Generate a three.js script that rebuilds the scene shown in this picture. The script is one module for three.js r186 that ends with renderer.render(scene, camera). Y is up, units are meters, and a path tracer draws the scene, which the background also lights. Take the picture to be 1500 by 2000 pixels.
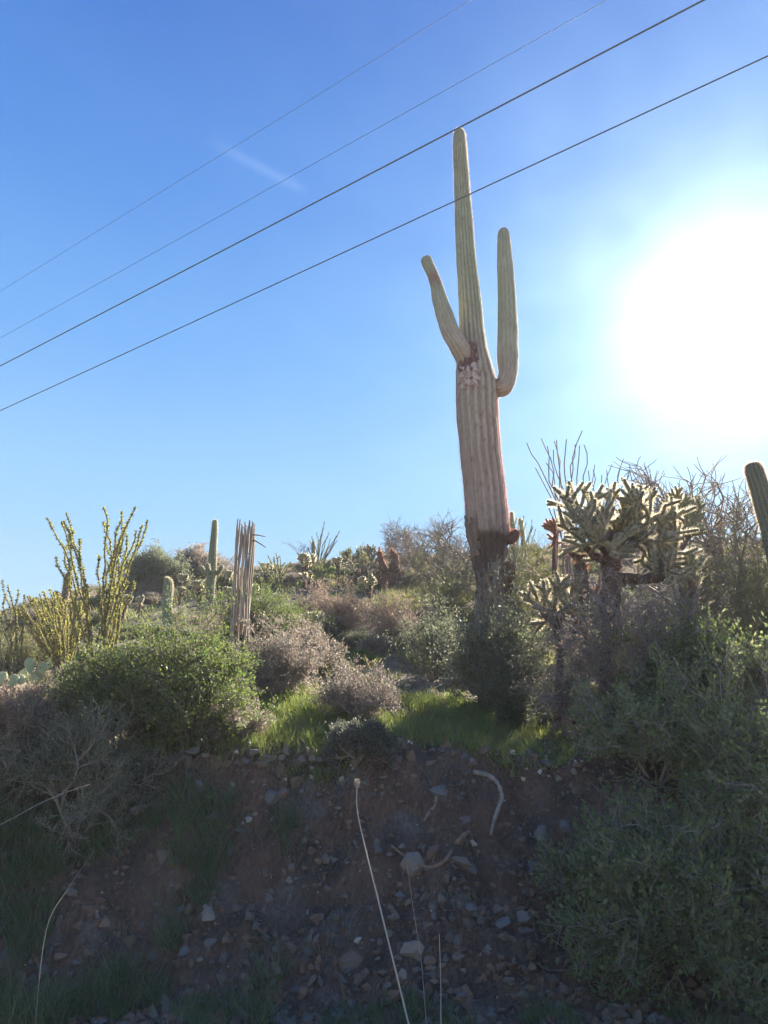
import * as THREE from 'three';
import { ConvexGeometry } from 'three/addons/geometries/ConvexGeometry.js';
import { mergeGeometries } from 'three/addons/utils/BufferGeometryUtils.js';
import { createNoise2D, createNoise3D } from 'simplex-noise';

// ---------------------------------------------------------------- camera, sky, sun, exposure
const scene = new THREE.Scene();
const EYE = 1.6, PITCH = THREE.MathUtils.degToRad(20), FOV = 72;
const camera = new THREE.PerspectiveCamera(FOV, 0.75, 0.05, 4000);
camera.position.set(0, EYE, 0);
camera.rotation.set(PITCH, 0, 0);
const renderer = new THREE.WebGLRenderer({ antialias: true });
renderer.toneMapping = THREE.LinearToneMapping;
const EXPOSURE = 6.1;
renderer.toneMappingExposure = EXPOSURE;
renderer.shadowMap.enabled = true;
const F = 1000 / Math.tan(THREE.MathUtils.degToRad(FOV / 2)), CP = Math.cos(PITCH), SP = Math.sin(PITCH);
// direction through a point of the 1500 x 2000 photograph
function ray(px, py) {
  const x = (px - 750) / F, v = (1000 - py) / F;
  return new THREE.Vector3(x, v * CP + SP, v * SP - CP).normalize();
}
const SUN = ray(1410, 625);
{
  const hz = createNoise3D(rng(5)), W = 2048, Hh = 1024, data = new Float32Array(W * Hh * 4), d = new THREE.Vector3();
  const S = (r, g, b) => new THREE.Color().setRGB(r / 255, g / 255, b / 255, THREE.SRGBColorSpace);
  const stops = [[-90, S(120, 110, 95)], [-4, S(150, 150, 150)], [0, S(200, 230, 255)], [12, S(180, 220, 255)], [20, S(156, 207, 255)], [32, S(112, 174, 244)], [44, S(78, 142, 226)], [56, S(52, 114, 206)], [90, S(36, 84, 176)]];
  const c1 = ray(395, 268), c2 = ray(605, 378), cn = new THREE.Vector3().crossVectors(c1, c2).normalize(), span = c1.angleTo(c2);
  const ct = new THREE.Vector3().crossVectors(cn, c1).normalize();
  for (let j = 0; j < Hh; j++) for (let i = 0; i < W; i++) {
    const el = ((j + 0.5) / Hh - 0.5) * Math.PI, az = ((i + 0.5) / W - 0.5) * 2 * Math.PI;
    d.set(Math.cos(el) * Math.cos(az), Math.sin(el), Math.cos(el) * Math.sin(az));
    const e = THREE.MathUtils.radToDeg(el);
    let k = 0; while (k < stops.length - 2 && stops[k + 1][0] < e) k++;
    const t = THREE.MathUtils.smoothstep(e, stops[k][0], stops[k + 1][0]) * 0.35 + THREE.MathUtils.clamp((e - stops[k][0]) / (stops[k + 1][0] - stops[k][0]), 0, 1) * 0.65;
    const a = stops[k][1], b = stops[k + 1][1];
    let r = a.r + (b.r - a.r) * t, g = a.g + (b.g - a.g) * t, bl = a.b + (b.b - a.b) * t;
    const gam = THREE.MathUtils.radToDeg(d.angleTo(SUN));
    const up = THREE.MathUtils.clamp((e + 6) / 8, 0, 1);
    const wisp = 1 + 0.1 * hz(d.x * 5, d.y * 9, d.z * 5) + 0.07 * hz(d.x * 13, d.y * 20, d.z * 13);   // thin high haze
    const k0 = up * wisp, near = k0 * (3 * Math.exp(-gam / 2.8) + 0.95 * Math.exp(-gam / 7.5)), wide = k0 * 0.4 * Math.exp(-gam / 20);
    r += near * 0.94 + wide * 0.72; g += near + wide * 0.95; bl += near + wide;
    // short old contrail
    const off = Math.abs(Math.asin(THREE.MathUtils.clamp(d.dot(cn), -1, 1))), along = Math.atan2(d.dot(ct), d.dot(c1)) / span;
    if (along > -0.1 && along < 1.05 && d.dot(c1) > 0) {
      const s = Math.exp(-Math.pow(off / 0.0052, 2)) * THREE.MathUtils.smoothstep(along, -0.05, 0.4) * (1 - THREE.MathUtils.smoothstep(along, 0.85, 1.02)) * 0.075;
      r += s; g += s; bl += s;
    }
    const o = (j * W + i) * 4;
    data[o] = r / EXPOSURE; data[o + 1] = g / EXPOSURE; data[o + 2] = bl / EXPOSURE; data[o + 3] = 1;
  }
  const sky = new THREE.DataTexture(data, W, Hh, THREE.RGBAFormat, THREE.FloatType);
  sky.mapping = THREE.EquirectangularReflectionMapping;
  sky.magFilter = THREE.LinearFilter; sky.needsUpdate = true;
  scene.background = sky; scene.environment = sky;
  scene.fog = new THREE.FogExp2(new THREE.Color().setRGB(0.9, 0.93, 1), 0.001);
}
const sun = new THREE.DirectionalLight(new THREE.Color().setRGB(1, 0.92, 0.78), 5);
sun.position.copy(SUN).multiplyScalar(120);
sun.castShadow = true; sun.shadow.radius = 1;
Object.assign(sun.shadow.camera, { left: -40, right: 40, top: 40, bottom: -40, near: 1, far: 260 });
sun.shadow.mapSize.set(4096, 4096);
scene.add(sun, sun.target);

// ---------------------------------------------------------------- helpers
const n2 = createNoise2D(rng(11)), n3 = createNoise3D(rng(12));
function rng(seed) { let s = seed * 7919 + 13; return () => { s = (s + 0x6d2b79f5) | 0; let t = Math.imul(s ^ (s >>> 15), 1 | s); t = (t + Math.imul(t ^ (t >>> 7), 61 | t)) ^ t; return ((t ^ (t >>> 14)) >>> 0) / 4294967296; }; }
const V = (x, y, z) => new THREE.Vector3(x, y, z), lerp = THREE.MathUtils.lerp, clamp = THREE.MathUtils.clamp, sstep = THREE.MathUtils.smoothstep;
const fall = (x, hi, lo) => 1 - sstep(x, lo, hi);   // 1 below lo, 0 above hi
const fbm = (x, y, o = 4) => { let s = 0, a = 0.5, f = 1; for (let i = 0; i < o; i++) { s += a * n2(x * f, y * f); f *= 2.03; a *= 0.5; } return s; };
function table(tb, x) { if (x <= tb[0][0]) return tb[0][1]; for (let i = 1; i < tb.length; i++) if (x <= tb[i][0]) return lerp(tb[i - 1][1], tb[i][1], (x - tb[i - 1][0]) / (tb[i][0] - tb[i - 1][0])); return tb[tb.length - 1][1]; }
const keep = [];   // [x, z, radius]: places where the low brush does not grow
const taken = {};
function numbered(n) { if (taken[n] === undefined) { taken[n] = 0; return n; } return n + '_' + String(++taken[n]).padStart(3, '0'); }
function shade(o) { o.traverse((m) => { if (m.isMesh) { m.castShadow = true; m.receiveShadow = true; } }); return o; }
function tag(o, label, category, group, kind) { if (label) o.userData.label = label; if (category) o.userData.category = category; if (group) o.userData.group = group; if (kind) o.userData.kind = kind; return o; }
function thing(name, label, category, pos, group) { const g = new THREE.Group(); g.name = numbered(name); g.position.copy(pos); scene.add(g); return tag(g, label, category, group); }
function mesh(name, geo, mat, parent) { const m = new THREE.Mesh(geo, mat); m.name = parent && parent !== scene ? name : numbered(name); (parent || scene).add(m); m.castShadow = m.receiveShadow = true; if (/spines$/.test(name)) m.userData.kind = 'stuff'; return m; }

class MB {   // collects triangles with vertex colours into one geometry
  constructor() { this.p = []; this.c = []; this.i = []; }
  get n() { return this.p.length / 3; }
  v(x, y, z, c) { this.p.push(x, y, z); this.c.push(c[0], c[1], c[2]); return this.p.length / 3 - 1; }
  tri(a, b, c, col) { const k = this.v(a.x, a.y, a.z, col); this.v(b.x, b.y, b.z, col); this.v(c.x, c.y, c.z, col); this.i.push(k, k + 1, k + 2); }
  tube(pts, rad, sides, col, cap = false) {
    const n = pts.length, T = V(), N = V(), Bn = V(); let start = this.n;
    for (let k = 0; k < n; k++) {
      T.subVectors(pts[Math.min(k + 1, n - 1)], pts[Math.max(k - 1, 0)]).normalize();
      if (k === 0) { N.set(Math.abs(T.y) > 0.9 ? 1 : 0, Math.abs(T.y) > 0.9 ? 0 : 1, 0); }
      N.addScaledVector(T, -N.dot(T)).normalize(); Bn.crossVectors(T, N);
      const r = typeof rad === 'function' ? rad(k / (n - 1)) : lerp(rad[0], rad[1], k / (n - 1)), c = typeof col === 'function' ? col(k / (n - 1)) : col;
      for (let s = 0; s < sides; s++) { const a = s / sides * Math.PI * 2, ca = Math.cos(a) * r, sa = Math.sin(a) * r; this.v(pts[k].x + N.x * ca + Bn.x * sa, pts[k].y + N.y * ca + Bn.y * sa, pts[k].z + N.z * ca + Bn.z * sa, c); }
    }
    for (let k = 0; k < n - 1; k++) for (let s = 0; s < sides; s++) { const a = start + k * sides + s, b = start + k * sides + (s + 1) % sides; this.i.push(a, b, b + sides, a, b + sides, a + sides); }
    if (cap) for (const k of [0, n - 1]) { const c = this.v(pts[k].x, pts[k].y, pts[k].z, typeof col === 'function' ? col(k ? 1 : 0) : col); for (let s = 0; s < sides; s++) { const a = start + k * sides + s, b = start + k * sides + (s + 1) % sides; this.i.push(c, k ? a : b, k ? b : a); } }
  }
  leaf(p, dir, side, len, wid, col, bend = 0.15) {
    const nx = dir.y * side.z - dir.z * side.y, ny = dir.z * side.x - dir.x * side.z, nz = dir.x * side.y - dir.y * side.x, h = len * 0.5, w = wid * 0.5, k = this.n;
    this.v(p.x, p.y, p.z, col);
    this.v(p.x + dir.x * h + side.x * w + nx * bend * wid, p.y + dir.y * h + side.y * w + ny * bend * wid, p.z + dir.z * h + side.z * w + nz * bend * wid, col);
    this.v(p.x + dir.x * len, p.y + dir.y * len, p.z + dir.z * len, col);
    this.v(p.x + dir.x * h - side.x * w + nx * bend * wid, p.y + dir.y * h - side.y * w + ny * bend * wid, p.z + dir.z * h - side.z * w + nz * bend * wid, col);
    this.i.push(k, k + 1, k + 2, k, k + 2, k + 3);
  }
  spike(p, dir, side, len, wid, col) { const k = this.n, w = wid / 2; this.v(p.x + side.x * w, p.y + side.y * w, p.z + side.z * w, col); this.v(p.x - side.x * w, p.y - side.y * w, p.z - side.z * w, col); this.v(p.x + dir.x * len, p.y + dir.y * len, p.z + dir.z * len, col); this.i.push(k, k + 1, k + 2); }
  geo() {
    const g = new THREE.BufferGeometry();
    g.setAttribute('position', new THREE.Float32BufferAttribute(this.p, 3)); g.setAttribute('color', new THREE.Float32BufferAttribute(this.c, 3));
    g.setIndex(this.i); g.computeVertexNormals(); return g;
  }
}
const rdir = (r) => { const z = r() * 2 - 1, a = r() * Math.PI * 2, s = Math.sqrt(1 - z * z); return V(s * Math.cos(a), z, s * Math.sin(a)); };
const perp = (d, r) => { const q = rdir(r); return q.addScaledVector(d, -q.dot(d)).normalize(); };
const vary = (c, r, a = 0.25) => { const k = 1 + (r() * 2 - 1) * a, h = (r() * 2 - 1) * a * 0.3; return [c[0] * k * (1 + h), c[1] * k, c[2] * k * (1 - h)]; };
const pick = (arr, r) => arr[Math.floor(r() * arr.length)];

// ---------------------------------------------------------------- textures and materials
function grainTexture(seed, size, fn) {
  const r = createNoise2D(rng(seed)), r2 = rng(seed + 5), data = new Uint8Array(size * size * 4);
  for (let j = 0; j < size; j++) for (let i = 0; i < size; i++) {
    const a = i / size * Math.PI * 2, b = j / size; const x = i / size, y = j / size;
    const tile = (f) => { // blended noise that tiles
      const q = (u, w) => r(u * f, w * f); const s = sstep(x, 0.8, 1), t = sstep(y, 0.8, 1);
      return lerp(lerp(q(x, y), q(x - 1, y), s), lerp(q(x, y - 1), q(x - 1, y - 1), s), t);
    };
    const v = clamp(fn(tile, r2), 0, 1) * 255, o = (j * size + i) * 4; data[o] = data[o + 1] = data[o + 2] = v; data[o + 3] = 255;
  }
  const t = new THREE.DataTexture(data, size, size); t.wrapS = t.wrapT = THREE.RepeatWrapping; t.magFilter = THREE.LinearFilter; t.minFilter = THREE.LinearMipmapLinearFilter; t.generateMipmaps = true; t.needsUpdate = true; return t;
}
const soilBump = grainTexture(21, 512, (n, r) => 0.5 + 0.22 * n(8) + 0.16 * n(24) + 0.12 * n(70) + (r() - 0.5) * 0.18);
const soilTone = grainTexture(22, 512, (n, r) => 0.7 + 0.2 * n(6) + 0.2 * n(30) + 0.14 * n(90) + (r() - 0.5) * 0.22);
const std = (o) => new THREE.MeshStandardMaterial({ vertexColors: true, roughness: 0.95, ...o });
const M = {
  soil: std({ map: soilTone, bumpMap: soilBump, bumpScale: 0.06, roughness: 1 }),
  wood: std({ roughness: 0.95 }), cactus: std({ roughness: 0.8 }), stone: std({ roughness: 0.95, flatShading: true }),
  leaf: new THREE.MeshPhysicalMaterial({ vertexColors: true, roughness: 1, transmission: 0.5, thickness: 0, specularIntensity: 0.5, clearcoat: 0.25, clearcoatRoughness: 0.4 }),
  grass: new THREE.MeshPhysicalMaterial({ vertexColors: true, roughness: 1, transmission: 0.5, thickness: 0 }),
  spine: new THREE.MeshPhysicalMaterial({ vertexColors: true, roughness: 1, transmission: 0.6, thickness: 0 }),
  wire: new THREE.MeshStandardMaterial({ color: new THREE.Color().setRGB(0.1, 0.115, 0.13), roughness: 0.55, metalness: 0.3 }),
};

// ---------------------------------------------------------------- terrain
const tyOf = (py) => { const v = (1000 - py) / F; return (SP + v * CP) / (CP - v * SP); };
const uOf = (px, py) => ((px - 750) / F) / (CP - ((1000 - py) / F) * SP);
const U = (px, py, d) => V(d * uOf(px, py), EYE + d * tyOf(py), -d);           // the point of the place at forward distance d
const metre = (P) => ((-P.z) * CP + (P.y - EYE) * SP) / F;                     // metres per photograph pixel there
const skyline = [[-0.9, 1260], [-0.56, 1212], [-0.42, 1160], [-0.26, 1130], [-0.11, 1114], [0, 1104], [0.11, 1092], [0.23, 1082], [0.38, 1078], [0.56, 1068], [0.9, 1050]].map(([u, y]) => [u, tyOf(y)]);
const CREST = 31;
function H(x, z) {
  const d = -z;
  if (d < 3) return 0.03 * fbm(x * 0.4, z * 0.4, 2) * sstep(d, -6, 3) ;
  const u = x / Math.max(d, 7), left = sstep(-x, 2.2, 4.2), foot = 5.55 - 0.25 * left + 0.18 * n2(x * 0.5, 3), rimD = 7.4 - 0.25 * left + 0.28 * n2(x * 0.55, 9) + 0.08 * n2(x * 2.1, 4), rimY = 1.66 - 0.02 * left + 0.1 * n2(x * 0.6, 30);
  const crest = EYE + CREST * table(skyline, u);
  let y;
  if (d < rimD) {
    const t = clamp((d - foot) / (rimD - foot), 0, 1), s = t < 0.12 ? t * t / 0.24 : t - 0.06;
    y = rimY * Math.pow(s / 0.94, 1.45) + 0.03 * fbm(x * 0.4, z * 0.4, 2);
  } else {
    const t = (d - rimD) / (CREST - rimD);
    if (t < 1) y = lerp(rimY, crest, t - 0.022 * Math.sin(t * Math.PI * 2));
    else { const q = (d - CREST); y = crest - 0.0025 * q * q * clamp(1 - q / 120, 0.15, 1) - 0.02 * q; if (q > 60) y = Math.max(y, crest - 14); if (y < -3) y = -3; }
  }
  const bank = sstep(d, foot, foot + 0.5) * (1 - sstep(d, rimD + 0.1, rimD + 0.8));
  y += bank * (0.12 * fbm(x * 1.3 + 7, d * 1.6, 3) + 0.11 * Math.abs(fbm(x * 3.4, d * 1.6, 3)) + 0.05 * Math.abs(fbm(x * 9, d * 7, 2)) + 0.03 * fbm(x * 16, d * 16, 2) + 0.045 * Math.max(0, fbm(x * 11 + 5, d * 11, 2)));
  if (d > rimD) y += sstep(d, rimD, rimD + 2) * (0.22 * fbm(x * 0.28, d * 0.28, 3) + 0.05 * fbm(x * 1.7, d * 1.7, 2)) * (1 - sstep(d, 45, 90));
  return y;
}
const onGround = (x, z, up = 0) => V(x, H(x, z) + up, z);
function hit(px, py) { const r = ray(px, py); for (let t = 3; t < 90; t += 0.03) { const p = V(r.x * t, EYE + r.y * t, r.z * t); if (p.y < H(p.x, p.z)) return p; } return null; }
function spot(px, d) { let u = uOf(px, 1250), y; for (let i = 0; i < 4; i++) { y = H(u * d, -d); const ty = (y - EYE) / d, v = (ty * CP - SP) / (CP + ty * SP); u = uOf(px, 1000 - v * F); } return V(u * d, H(u * d, -d), -d); }

function axis(parts) { const a = []; for (const [s, e, st] of parts) for (let x = s; x < e - 1e-6; x += st) a.push(x); a.push(parts[parts.length - 1][1]); return a; }
const xs = axis([[-1500, -300, 200], [-300, -60, 30], [-60, -20, 2], [-20, -8, 0.4], [-8, 8, 0.075], [8, 20, 0.4], [20, 60, 2], [60, 300, 30], [300, 1500, 200]]);
const ds = axis([[-1500, -200, 200], [-200, -20, 20], [-20, 4.6, 1.2], [4.6, 8.6, 0.045], [8.6, 14, 0.12], [14, 36, 0.3], [36, 60, 1.5], [60, 200, 14], [200, 1500, 130]]);
const ground = (() => {
  const b = new MB(), uv = [];
  const red = [0.15, 0.09, 0.062], dark = [0.085, 0.062, 0.05], tan = [0.24, 0.185, 0.125], grey = [0.16, 0.145, 0.13], road = [0.33, 0.28, 0.22], green = [0.085, 0.12, 0.035];
  const mix = (a, c, t) => [lerp(a[0], c[0], t), lerp(a[1], c[1], t), lerp(a[2], c[2], t)];
  for (const d of ds) for (const x of xs) {
    const z = -d, y = H(x, z);
    let c;
    if (d < 4.4) c = mix(road, tan, sstep(d + 0.4 * n2(x * 0.7, d), 2.6, 4.2));
    else {
      const soil = mix(red, mix(dark, grey, sstep(n2(x * 1.1, d * 1.4), 0, 0.6)), sstep(fbm(x * 0.9 + 20, d * 1.5, 3), -0.05, 0.35));
      const slope = mix(tan, green, sstep(fbm(x * 0.5, d * 0.5, 4), -0.15, 0.25) * 0.8);
      const k = sstep(d + 0.25 * fbm(x * 3, d * 3, 2), 7.3, 7.8);
      c = mix(soil, slope, k);
      if (d < 5.9) c = mix(mix(tan, green, 0.5), c, sstep(d, 5.2, 5.9));
    }
    b.v(x, y, z, c); uv.push(x / 1.7, d / 1.7);
  }
  const nx = xs.length;
  for (let j = 0; j < ds.length - 1; j++) for (let i = 0; i < nx - 1; i++) { const a = j * nx + i; b.i.push(a, a + 1, a + nx + 1, a, a + nx + 1, a + nx); }
  const g = b.geo(); g.setAttribute('uv', new THREE.Float32BufferAttribute(uv, 2));
  return tag(mesh('hillside_ground', g, M.soil), 'reddish dirt road cut and rocky desert hillside above it', 'ground', null, 'structure');
})();

// ---------------------------------------------------------------- generators: saguaro
// a ribbed column along points [[Vector3, radius], ...]; o: ribs, depth, along, color(s, theta, p), dent(s, theta)
function columnFrame(spine) {
  const curve = new THREE.CatmullRomCurve3(spine.map((s) => s[0]), false, 'centripetal'), n = spine.length - 1;
  const at = (s) => { const k = s * n, i = Math.min(Math.floor(k), n - 1); return { p: curve.getPoint(s), r: lerp(spine[i][1], spine[i + 1][1], k - i) }; };
  return { curve, at };
}
function ribbed(spine, o) {
  const { curve, at } = columnFrame(spine), along = o.along || 60, per = o.per || 7, ribs = o.ribs, around = ribs * per, b = new MB();
  const N = V(0, 0, 1), T = V(), Bn = V(), rings = [];
  const tipLen = o.tip ?? spine[spine.length - 1][1] * 1.5, total = curve.getLength();
  for (let k = 0; k <= along; k++) {
    let s = k / along; s = 1 - Math.pow(1 - s, 1.12);
    const { p, r } = at(s); T.copy(curve.getTangent(Math.min(s, 0.999)));
    N.addScaledVector(T, -N.dot(T)).normalize(); Bn.crossVectors(T, N).normalize();
    const togo = (1 - s) * total, dome = togo < tipLen ? Math.sqrt(Math.max(0, 1 - Math.pow(1 - togo / tipLen, 2.2))) : 1;
    rings.push({ p, r, s, N: N.clone(), B: Bn.clone(), T: T.clone(), dome });
  }
  const rad = (R, th) => { const cr = Math.pow(Math.abs(Math.sin(ribs * th / 2)), 0.75); let r = R.r * R.dome * (1 - o.depth * (1 - cr)); if (o.dent) r *= o.dent(R.s, th, R); return Math.max(r, 0.0005); };
  const pos = (R, th, extra = 0) => { const r = rad(R, th) + extra; return V().copy(R.p).addScaledVector(R.N, Math.cos(th) * r).addScaledVector(R.B, Math.sin(th) * r); };
  for (const R of rings) for (let a = 0; a < around; a++) { const th = (a / around) * Math.PI * 2 + (o.twist || 0) * R.s; const q = pos(R, th); b.v(q.x, q.y, q.z, o.color(R.s, th, q, Math.abs(Math.sin(ribs * th / 2)))); }
  for (let k = 0; k < rings.length - 1; k++) for (let a = 0; a < around; a++) { const i = k * around + a, j = k * around + (a + 1) % around; b.i.push(i, j, j + around, i, j + around, i + around); }
  const ringAt = (s) => { const f = clamp(s, 0, 1); let k = 0; while (k < rings.length - 2 && rings[k + 1].s < f) k++; const A = rings[k], C = rings[k + 1], t = (f - A.s) / (C.s - A.s); return { p: A.p.clone().lerp(C.p, t), r: lerp(A.r, C.r, t), s: f, N: A.N, B: A.B, T: A.T, dome: lerp(A.dome, C.dome, t) }; };
  // spine clusters along the rib crests
  const sp = new MB(), r = rng(o.seed || 1), step = o.step || 0.035;
  for (let q = 0; q < ribs; q++) {
    const th0 = (2 * q + 1) * Math.PI / ribs;
    for (let L = step * r(); L < total; L += step * (0.85 + r() * 0.3)) {
      const s = L / total, R = ringAt(s), th = th0 + (o.twist || 0) * s; if (o.bare && o.bare(s, th, r)) continue;
      const base = pos(R, th, -0.002), out = base.clone().sub(R.p).normalize(); if (s > 0.985) out.add(R.T).normalize();
      for (let k = 0; k < (o.spikes || 5); k++) { const dd = out.clone().addScaledVector(rdir(r), 0.75).normalize(), col = o.spineColor ? o.spineColor(s, r) : vary([0.3, 0.24, 0.17], r, 0.4); sp.spike(base, dd, perp(dd, r), (o.spineLen || 0.03) * (0.5 + r() * 0.9), o.spineWid || 0.0035, col); }
    }
  }
  // a broken shell of bark over part of the column
  const shell = (s0, s1, t0, t1, lift, mask, color, ns = 26, nt = 26) => {
    const m = new MB(), id = [], inn = [];
    for (let i = 0; i <= ns; i++) for (let j = 0; j <= nt; j++) {
      const s = lerp(s0, s1, i / ns), th = lerp(t0, t1, j / nt), R = ringAt(s), jag = 0.012 * n3(s * 90, th * 9, 3);
      const q = pos(R, th, lift + jag), w = pos(R, th, lift + jag - 0.018); id.push(m.v(q.x, q.y, q.z, color(s, th, i / ns, j / nt))); inn.push(m.v(w.x, w.y, w.z, color(s, th, i / ns, j / nt)));
    }
    const on = (i, j) => i >= 0 && j >= 0 && i < ns && j < nt && mask((i + 0.5) / ns, (j + 0.5) / nt), w = nt + 1;
    for (let i = 0; i < ns; i++) for (let j = 0; j < nt; j++) if (on(i, j)) {
      const a = i * w + j, c = a + 1, e = a + w + 1, f = a + w; m.i.push(id[a], id[c], id[e], id[a], id[e], id[f]);
      for (const [di, dj, p, q] of [[-1, 0, a, c], [1, 0, e, f], [0, -1, f, a], [0, 1, c, e]]) if (!on(i + di, j + dj)) m.i.push(id[p], inn[p], inn[q], id[p], inn[q], id[q]);
    }
    return m.geo();
  };
  return { body: b.geo(), spines: sp.geo(), shell, pos, ringAt, total };
}
const rel = (pts, o) => pts.map(([p, r]) => [p.clone().sub(o), r]);

// ---------------------------------------------------------------- the giant saguaro
{
  const D = 10, foot = onGround(U(962, 1310, D).x, -D);
  const edge = (py, l, r, d = D) => { const p = U((l + r) / 2, py, d); return [p, (r - l) / 2 * metre(p) * 1.0]; };
  const trunkPts = [[foot.clone().add(V(0, -0.15, 0)), 0.27], edge(1230, 930, 992), edge(1150, 926, 990), edge(1100, 921, 990), edge(1050, 914, 995), edge(1000, 909, 992), edge(950, 906, 986), edge(900, 900, 980), edge(850, 896, 976), edge(800, 891, 973), edge(760, 890, 972), edge(720, 890, 962), edge(680, 896, 951), edge(640, 897, 945), edge(600, 896, 941), edge(550, 894, 935), edge(500, 891, 929), edge(450, 889, 925), edge(400, 888, 920), edge(350, 887, 916), edge(300, 885, 912), edge(253, 886, 908)];
  const g = thing('giant_saguaro', 'giant pale saguaro cactus with two raised arms and rotting base', 'cactus', foot);
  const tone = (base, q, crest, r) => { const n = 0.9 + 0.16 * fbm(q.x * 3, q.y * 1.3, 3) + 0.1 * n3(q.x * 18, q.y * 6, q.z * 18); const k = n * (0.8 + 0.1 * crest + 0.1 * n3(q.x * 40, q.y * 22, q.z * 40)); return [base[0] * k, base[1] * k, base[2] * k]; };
  const mixc = (a, c, t) => [lerp(a[0], c[0], t), lerp(a[1], c[1], t), lerp(a[2], c[2], t)];
  const top = [0.36, 0.365, 0.25], mid = [0.42, 0.35, 0.275], low = [0.42, 0.325, 0.265], rust = [0.30, 0.16, 0.12], rot = [0.075, 0.045, 0.032];
  const trunk = ribbed(rel(trunkPts, foot), {
    ribs: 17, depth: 0.16, along: 420, per: 8, seed: 3, twist: 0.25, step: 0.034, spikes: 7, spineLen: 0.042, spineWid: 0.0048,
    dent: (s, th) => { const nick = 1 + 0.02 * n3(s * 26, Math.cos(th), Math.sin(th)); const b = fall(s, 0.2 + 0.015 * n2(th * 2, 5), 0.17); return nick * (1 - b * (0.13 + 0.06 * n3(s * 60, Math.cos(th) * 2, Math.sin(th) * 2))); },
    bare: (s, th, r) => s < 0.195,
    spineColor: (s, r) => vary(s < 0.5 ? [0.42, 0.17, 0.12] : [0.46, 0.38, 0.28], r, 0.35),
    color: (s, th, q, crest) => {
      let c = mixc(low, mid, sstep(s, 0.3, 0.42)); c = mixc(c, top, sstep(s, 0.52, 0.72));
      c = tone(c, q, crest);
      const rough = sstep(n3(q.x * 7, q.y * 5, q.z * 7) + fall(s, 0.26, 0.19) * 1.1, 0.75, 1.0) * fall(s, 0.28, 0.24); c = mixc(c, mixc(rust, [0.25, 0.22, 0.21], crest), rough * 0.75);
      const ring = sstep(n3(q.x * 9, q.y * 4, 8), 0.62, 0.8) * 0.55; c = mixc(c, [0.19, 0.12, 0.10], ring);
      return mixc(c, rot, fall(s, 0.203 + 0.014 * n3(q.x * 9, q.y * 9, 1), 0.186));
    },
  });
  mesh('trunk', trunk.body, M.cactus, g); mesh('trunk_spines', trunk.spines, M.spine, g);
  // grey bark flakes round the rotting foot
  const r = rng(31);
  for (let k = 0; k < 34; k++) {
    const s0 = 0.02 + 0.026 * (k % 6) + r() * 0.012, th = Math.PI * 2 * k / 34 * 5.3, ns = r() * 20, cA = vary([0.15, 0.115, 0.095], r, 0.35);
    mesh('bark_flake', trunk.shell(s0, s0 + 0.05 + r() * 0.03, th, th + 0.7 + r() * 0.7, 0.012 + r() * 0.015, (a, b) => n2(a * 2.4 + ns, b * 2.4) + 0.8 - 1.6 * Math.max(Math.abs(a - 0.5), Math.abs(b - 0.5)) > 0, (s, t, a, b) => vary(cA, () => 0.5 + 0.5 * n2(a * 9 + ns, b * 9), 0.35), 22, 24), M.wood, g);
  }
  // pecked scar below the left arm: corky callus over a dark hollow
  const thetaTo = (x, z) => { const R = trunk.ringAt(0.575); const v = V(x, 0, z); return Math.atan2(v.dot(R.B), v.dot(R.N)); };
  const fr = thetaTo(-0.45, 1);
  const sOf = (py) => { const y = EYE + D * tyOf(py) - foot.y; let best = 0, e = 9; for (let s = 0; s <= 1; s += 0.001) { const dd = Math.abs(trunk.ringAt(s).p.y - y); if (dd < e) { e = dd; best = s; } } return best; };
  mesh('dark_scar', trunk.shell(sOf(742), sOf(676), fr - 0.85, fr + 0.55, 0.022, (a, b) => Math.hypot((a - 0.5) * 1.9, (b - 0.5) * 1.8) + 0.35 * n2(a * 4, b * 4) < 0.82, (s, t, a, b) => vary([0.16, 0.085, 0.08], () => 0.5 + 0.5 * n2(a * 8, b * 8), 0.4), 34, 60), M.wood, g).userData.label = 'dark sunken scar under the left arm';
  mesh('callus', trunk.shell(sOf(776), sOf(728), fr - 0.75, fr + 0.5, 0.024, (a, b) => n2(a * 3.2 + 4, b * 3.2 + 9) + 0.55 - 1.3 * Math.max(Math.abs(a - 0.5), Math.abs(b - 0.5)) > 0, (s, t, a, b) => vary([0.42, 0.33, 0.3], () => 0.5 + 0.5 * n2(a * 8 + 3, b * 8), 0.3), 34, 56), M.wood, g).userData.label = 'pale corky callus with holes';
  const arm = (pts, seed, reach, o = {}) => {
    const a = ribbed(rel(pts, foot), { ribs: 13, depth: 0.15, along: 150, per: 7, seed, step: 0.032, spikes: 5, spineLen: 0.03, twist: 0.2, spineColor: (s, r2) => vary(s > 0.93 ? [0.16, 0.12, 0.10] : [0.4, 0.33, 0.24], r2, 0.35), dent: (s, th) => 1 + 0.035 * n3(s * 9 + seed, Math.cos(th), Math.sin(th)),
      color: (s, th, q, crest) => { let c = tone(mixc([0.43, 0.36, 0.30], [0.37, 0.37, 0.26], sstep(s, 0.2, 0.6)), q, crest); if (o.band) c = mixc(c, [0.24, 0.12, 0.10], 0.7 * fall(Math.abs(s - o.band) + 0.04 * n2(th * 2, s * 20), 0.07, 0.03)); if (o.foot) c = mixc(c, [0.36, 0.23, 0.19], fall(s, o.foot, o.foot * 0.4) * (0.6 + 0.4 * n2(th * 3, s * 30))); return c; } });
    const m = mesh('arm', a.body, M.cactus, g); mesh('spines', a.spines, M.spine, m); return m;
  };
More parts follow.
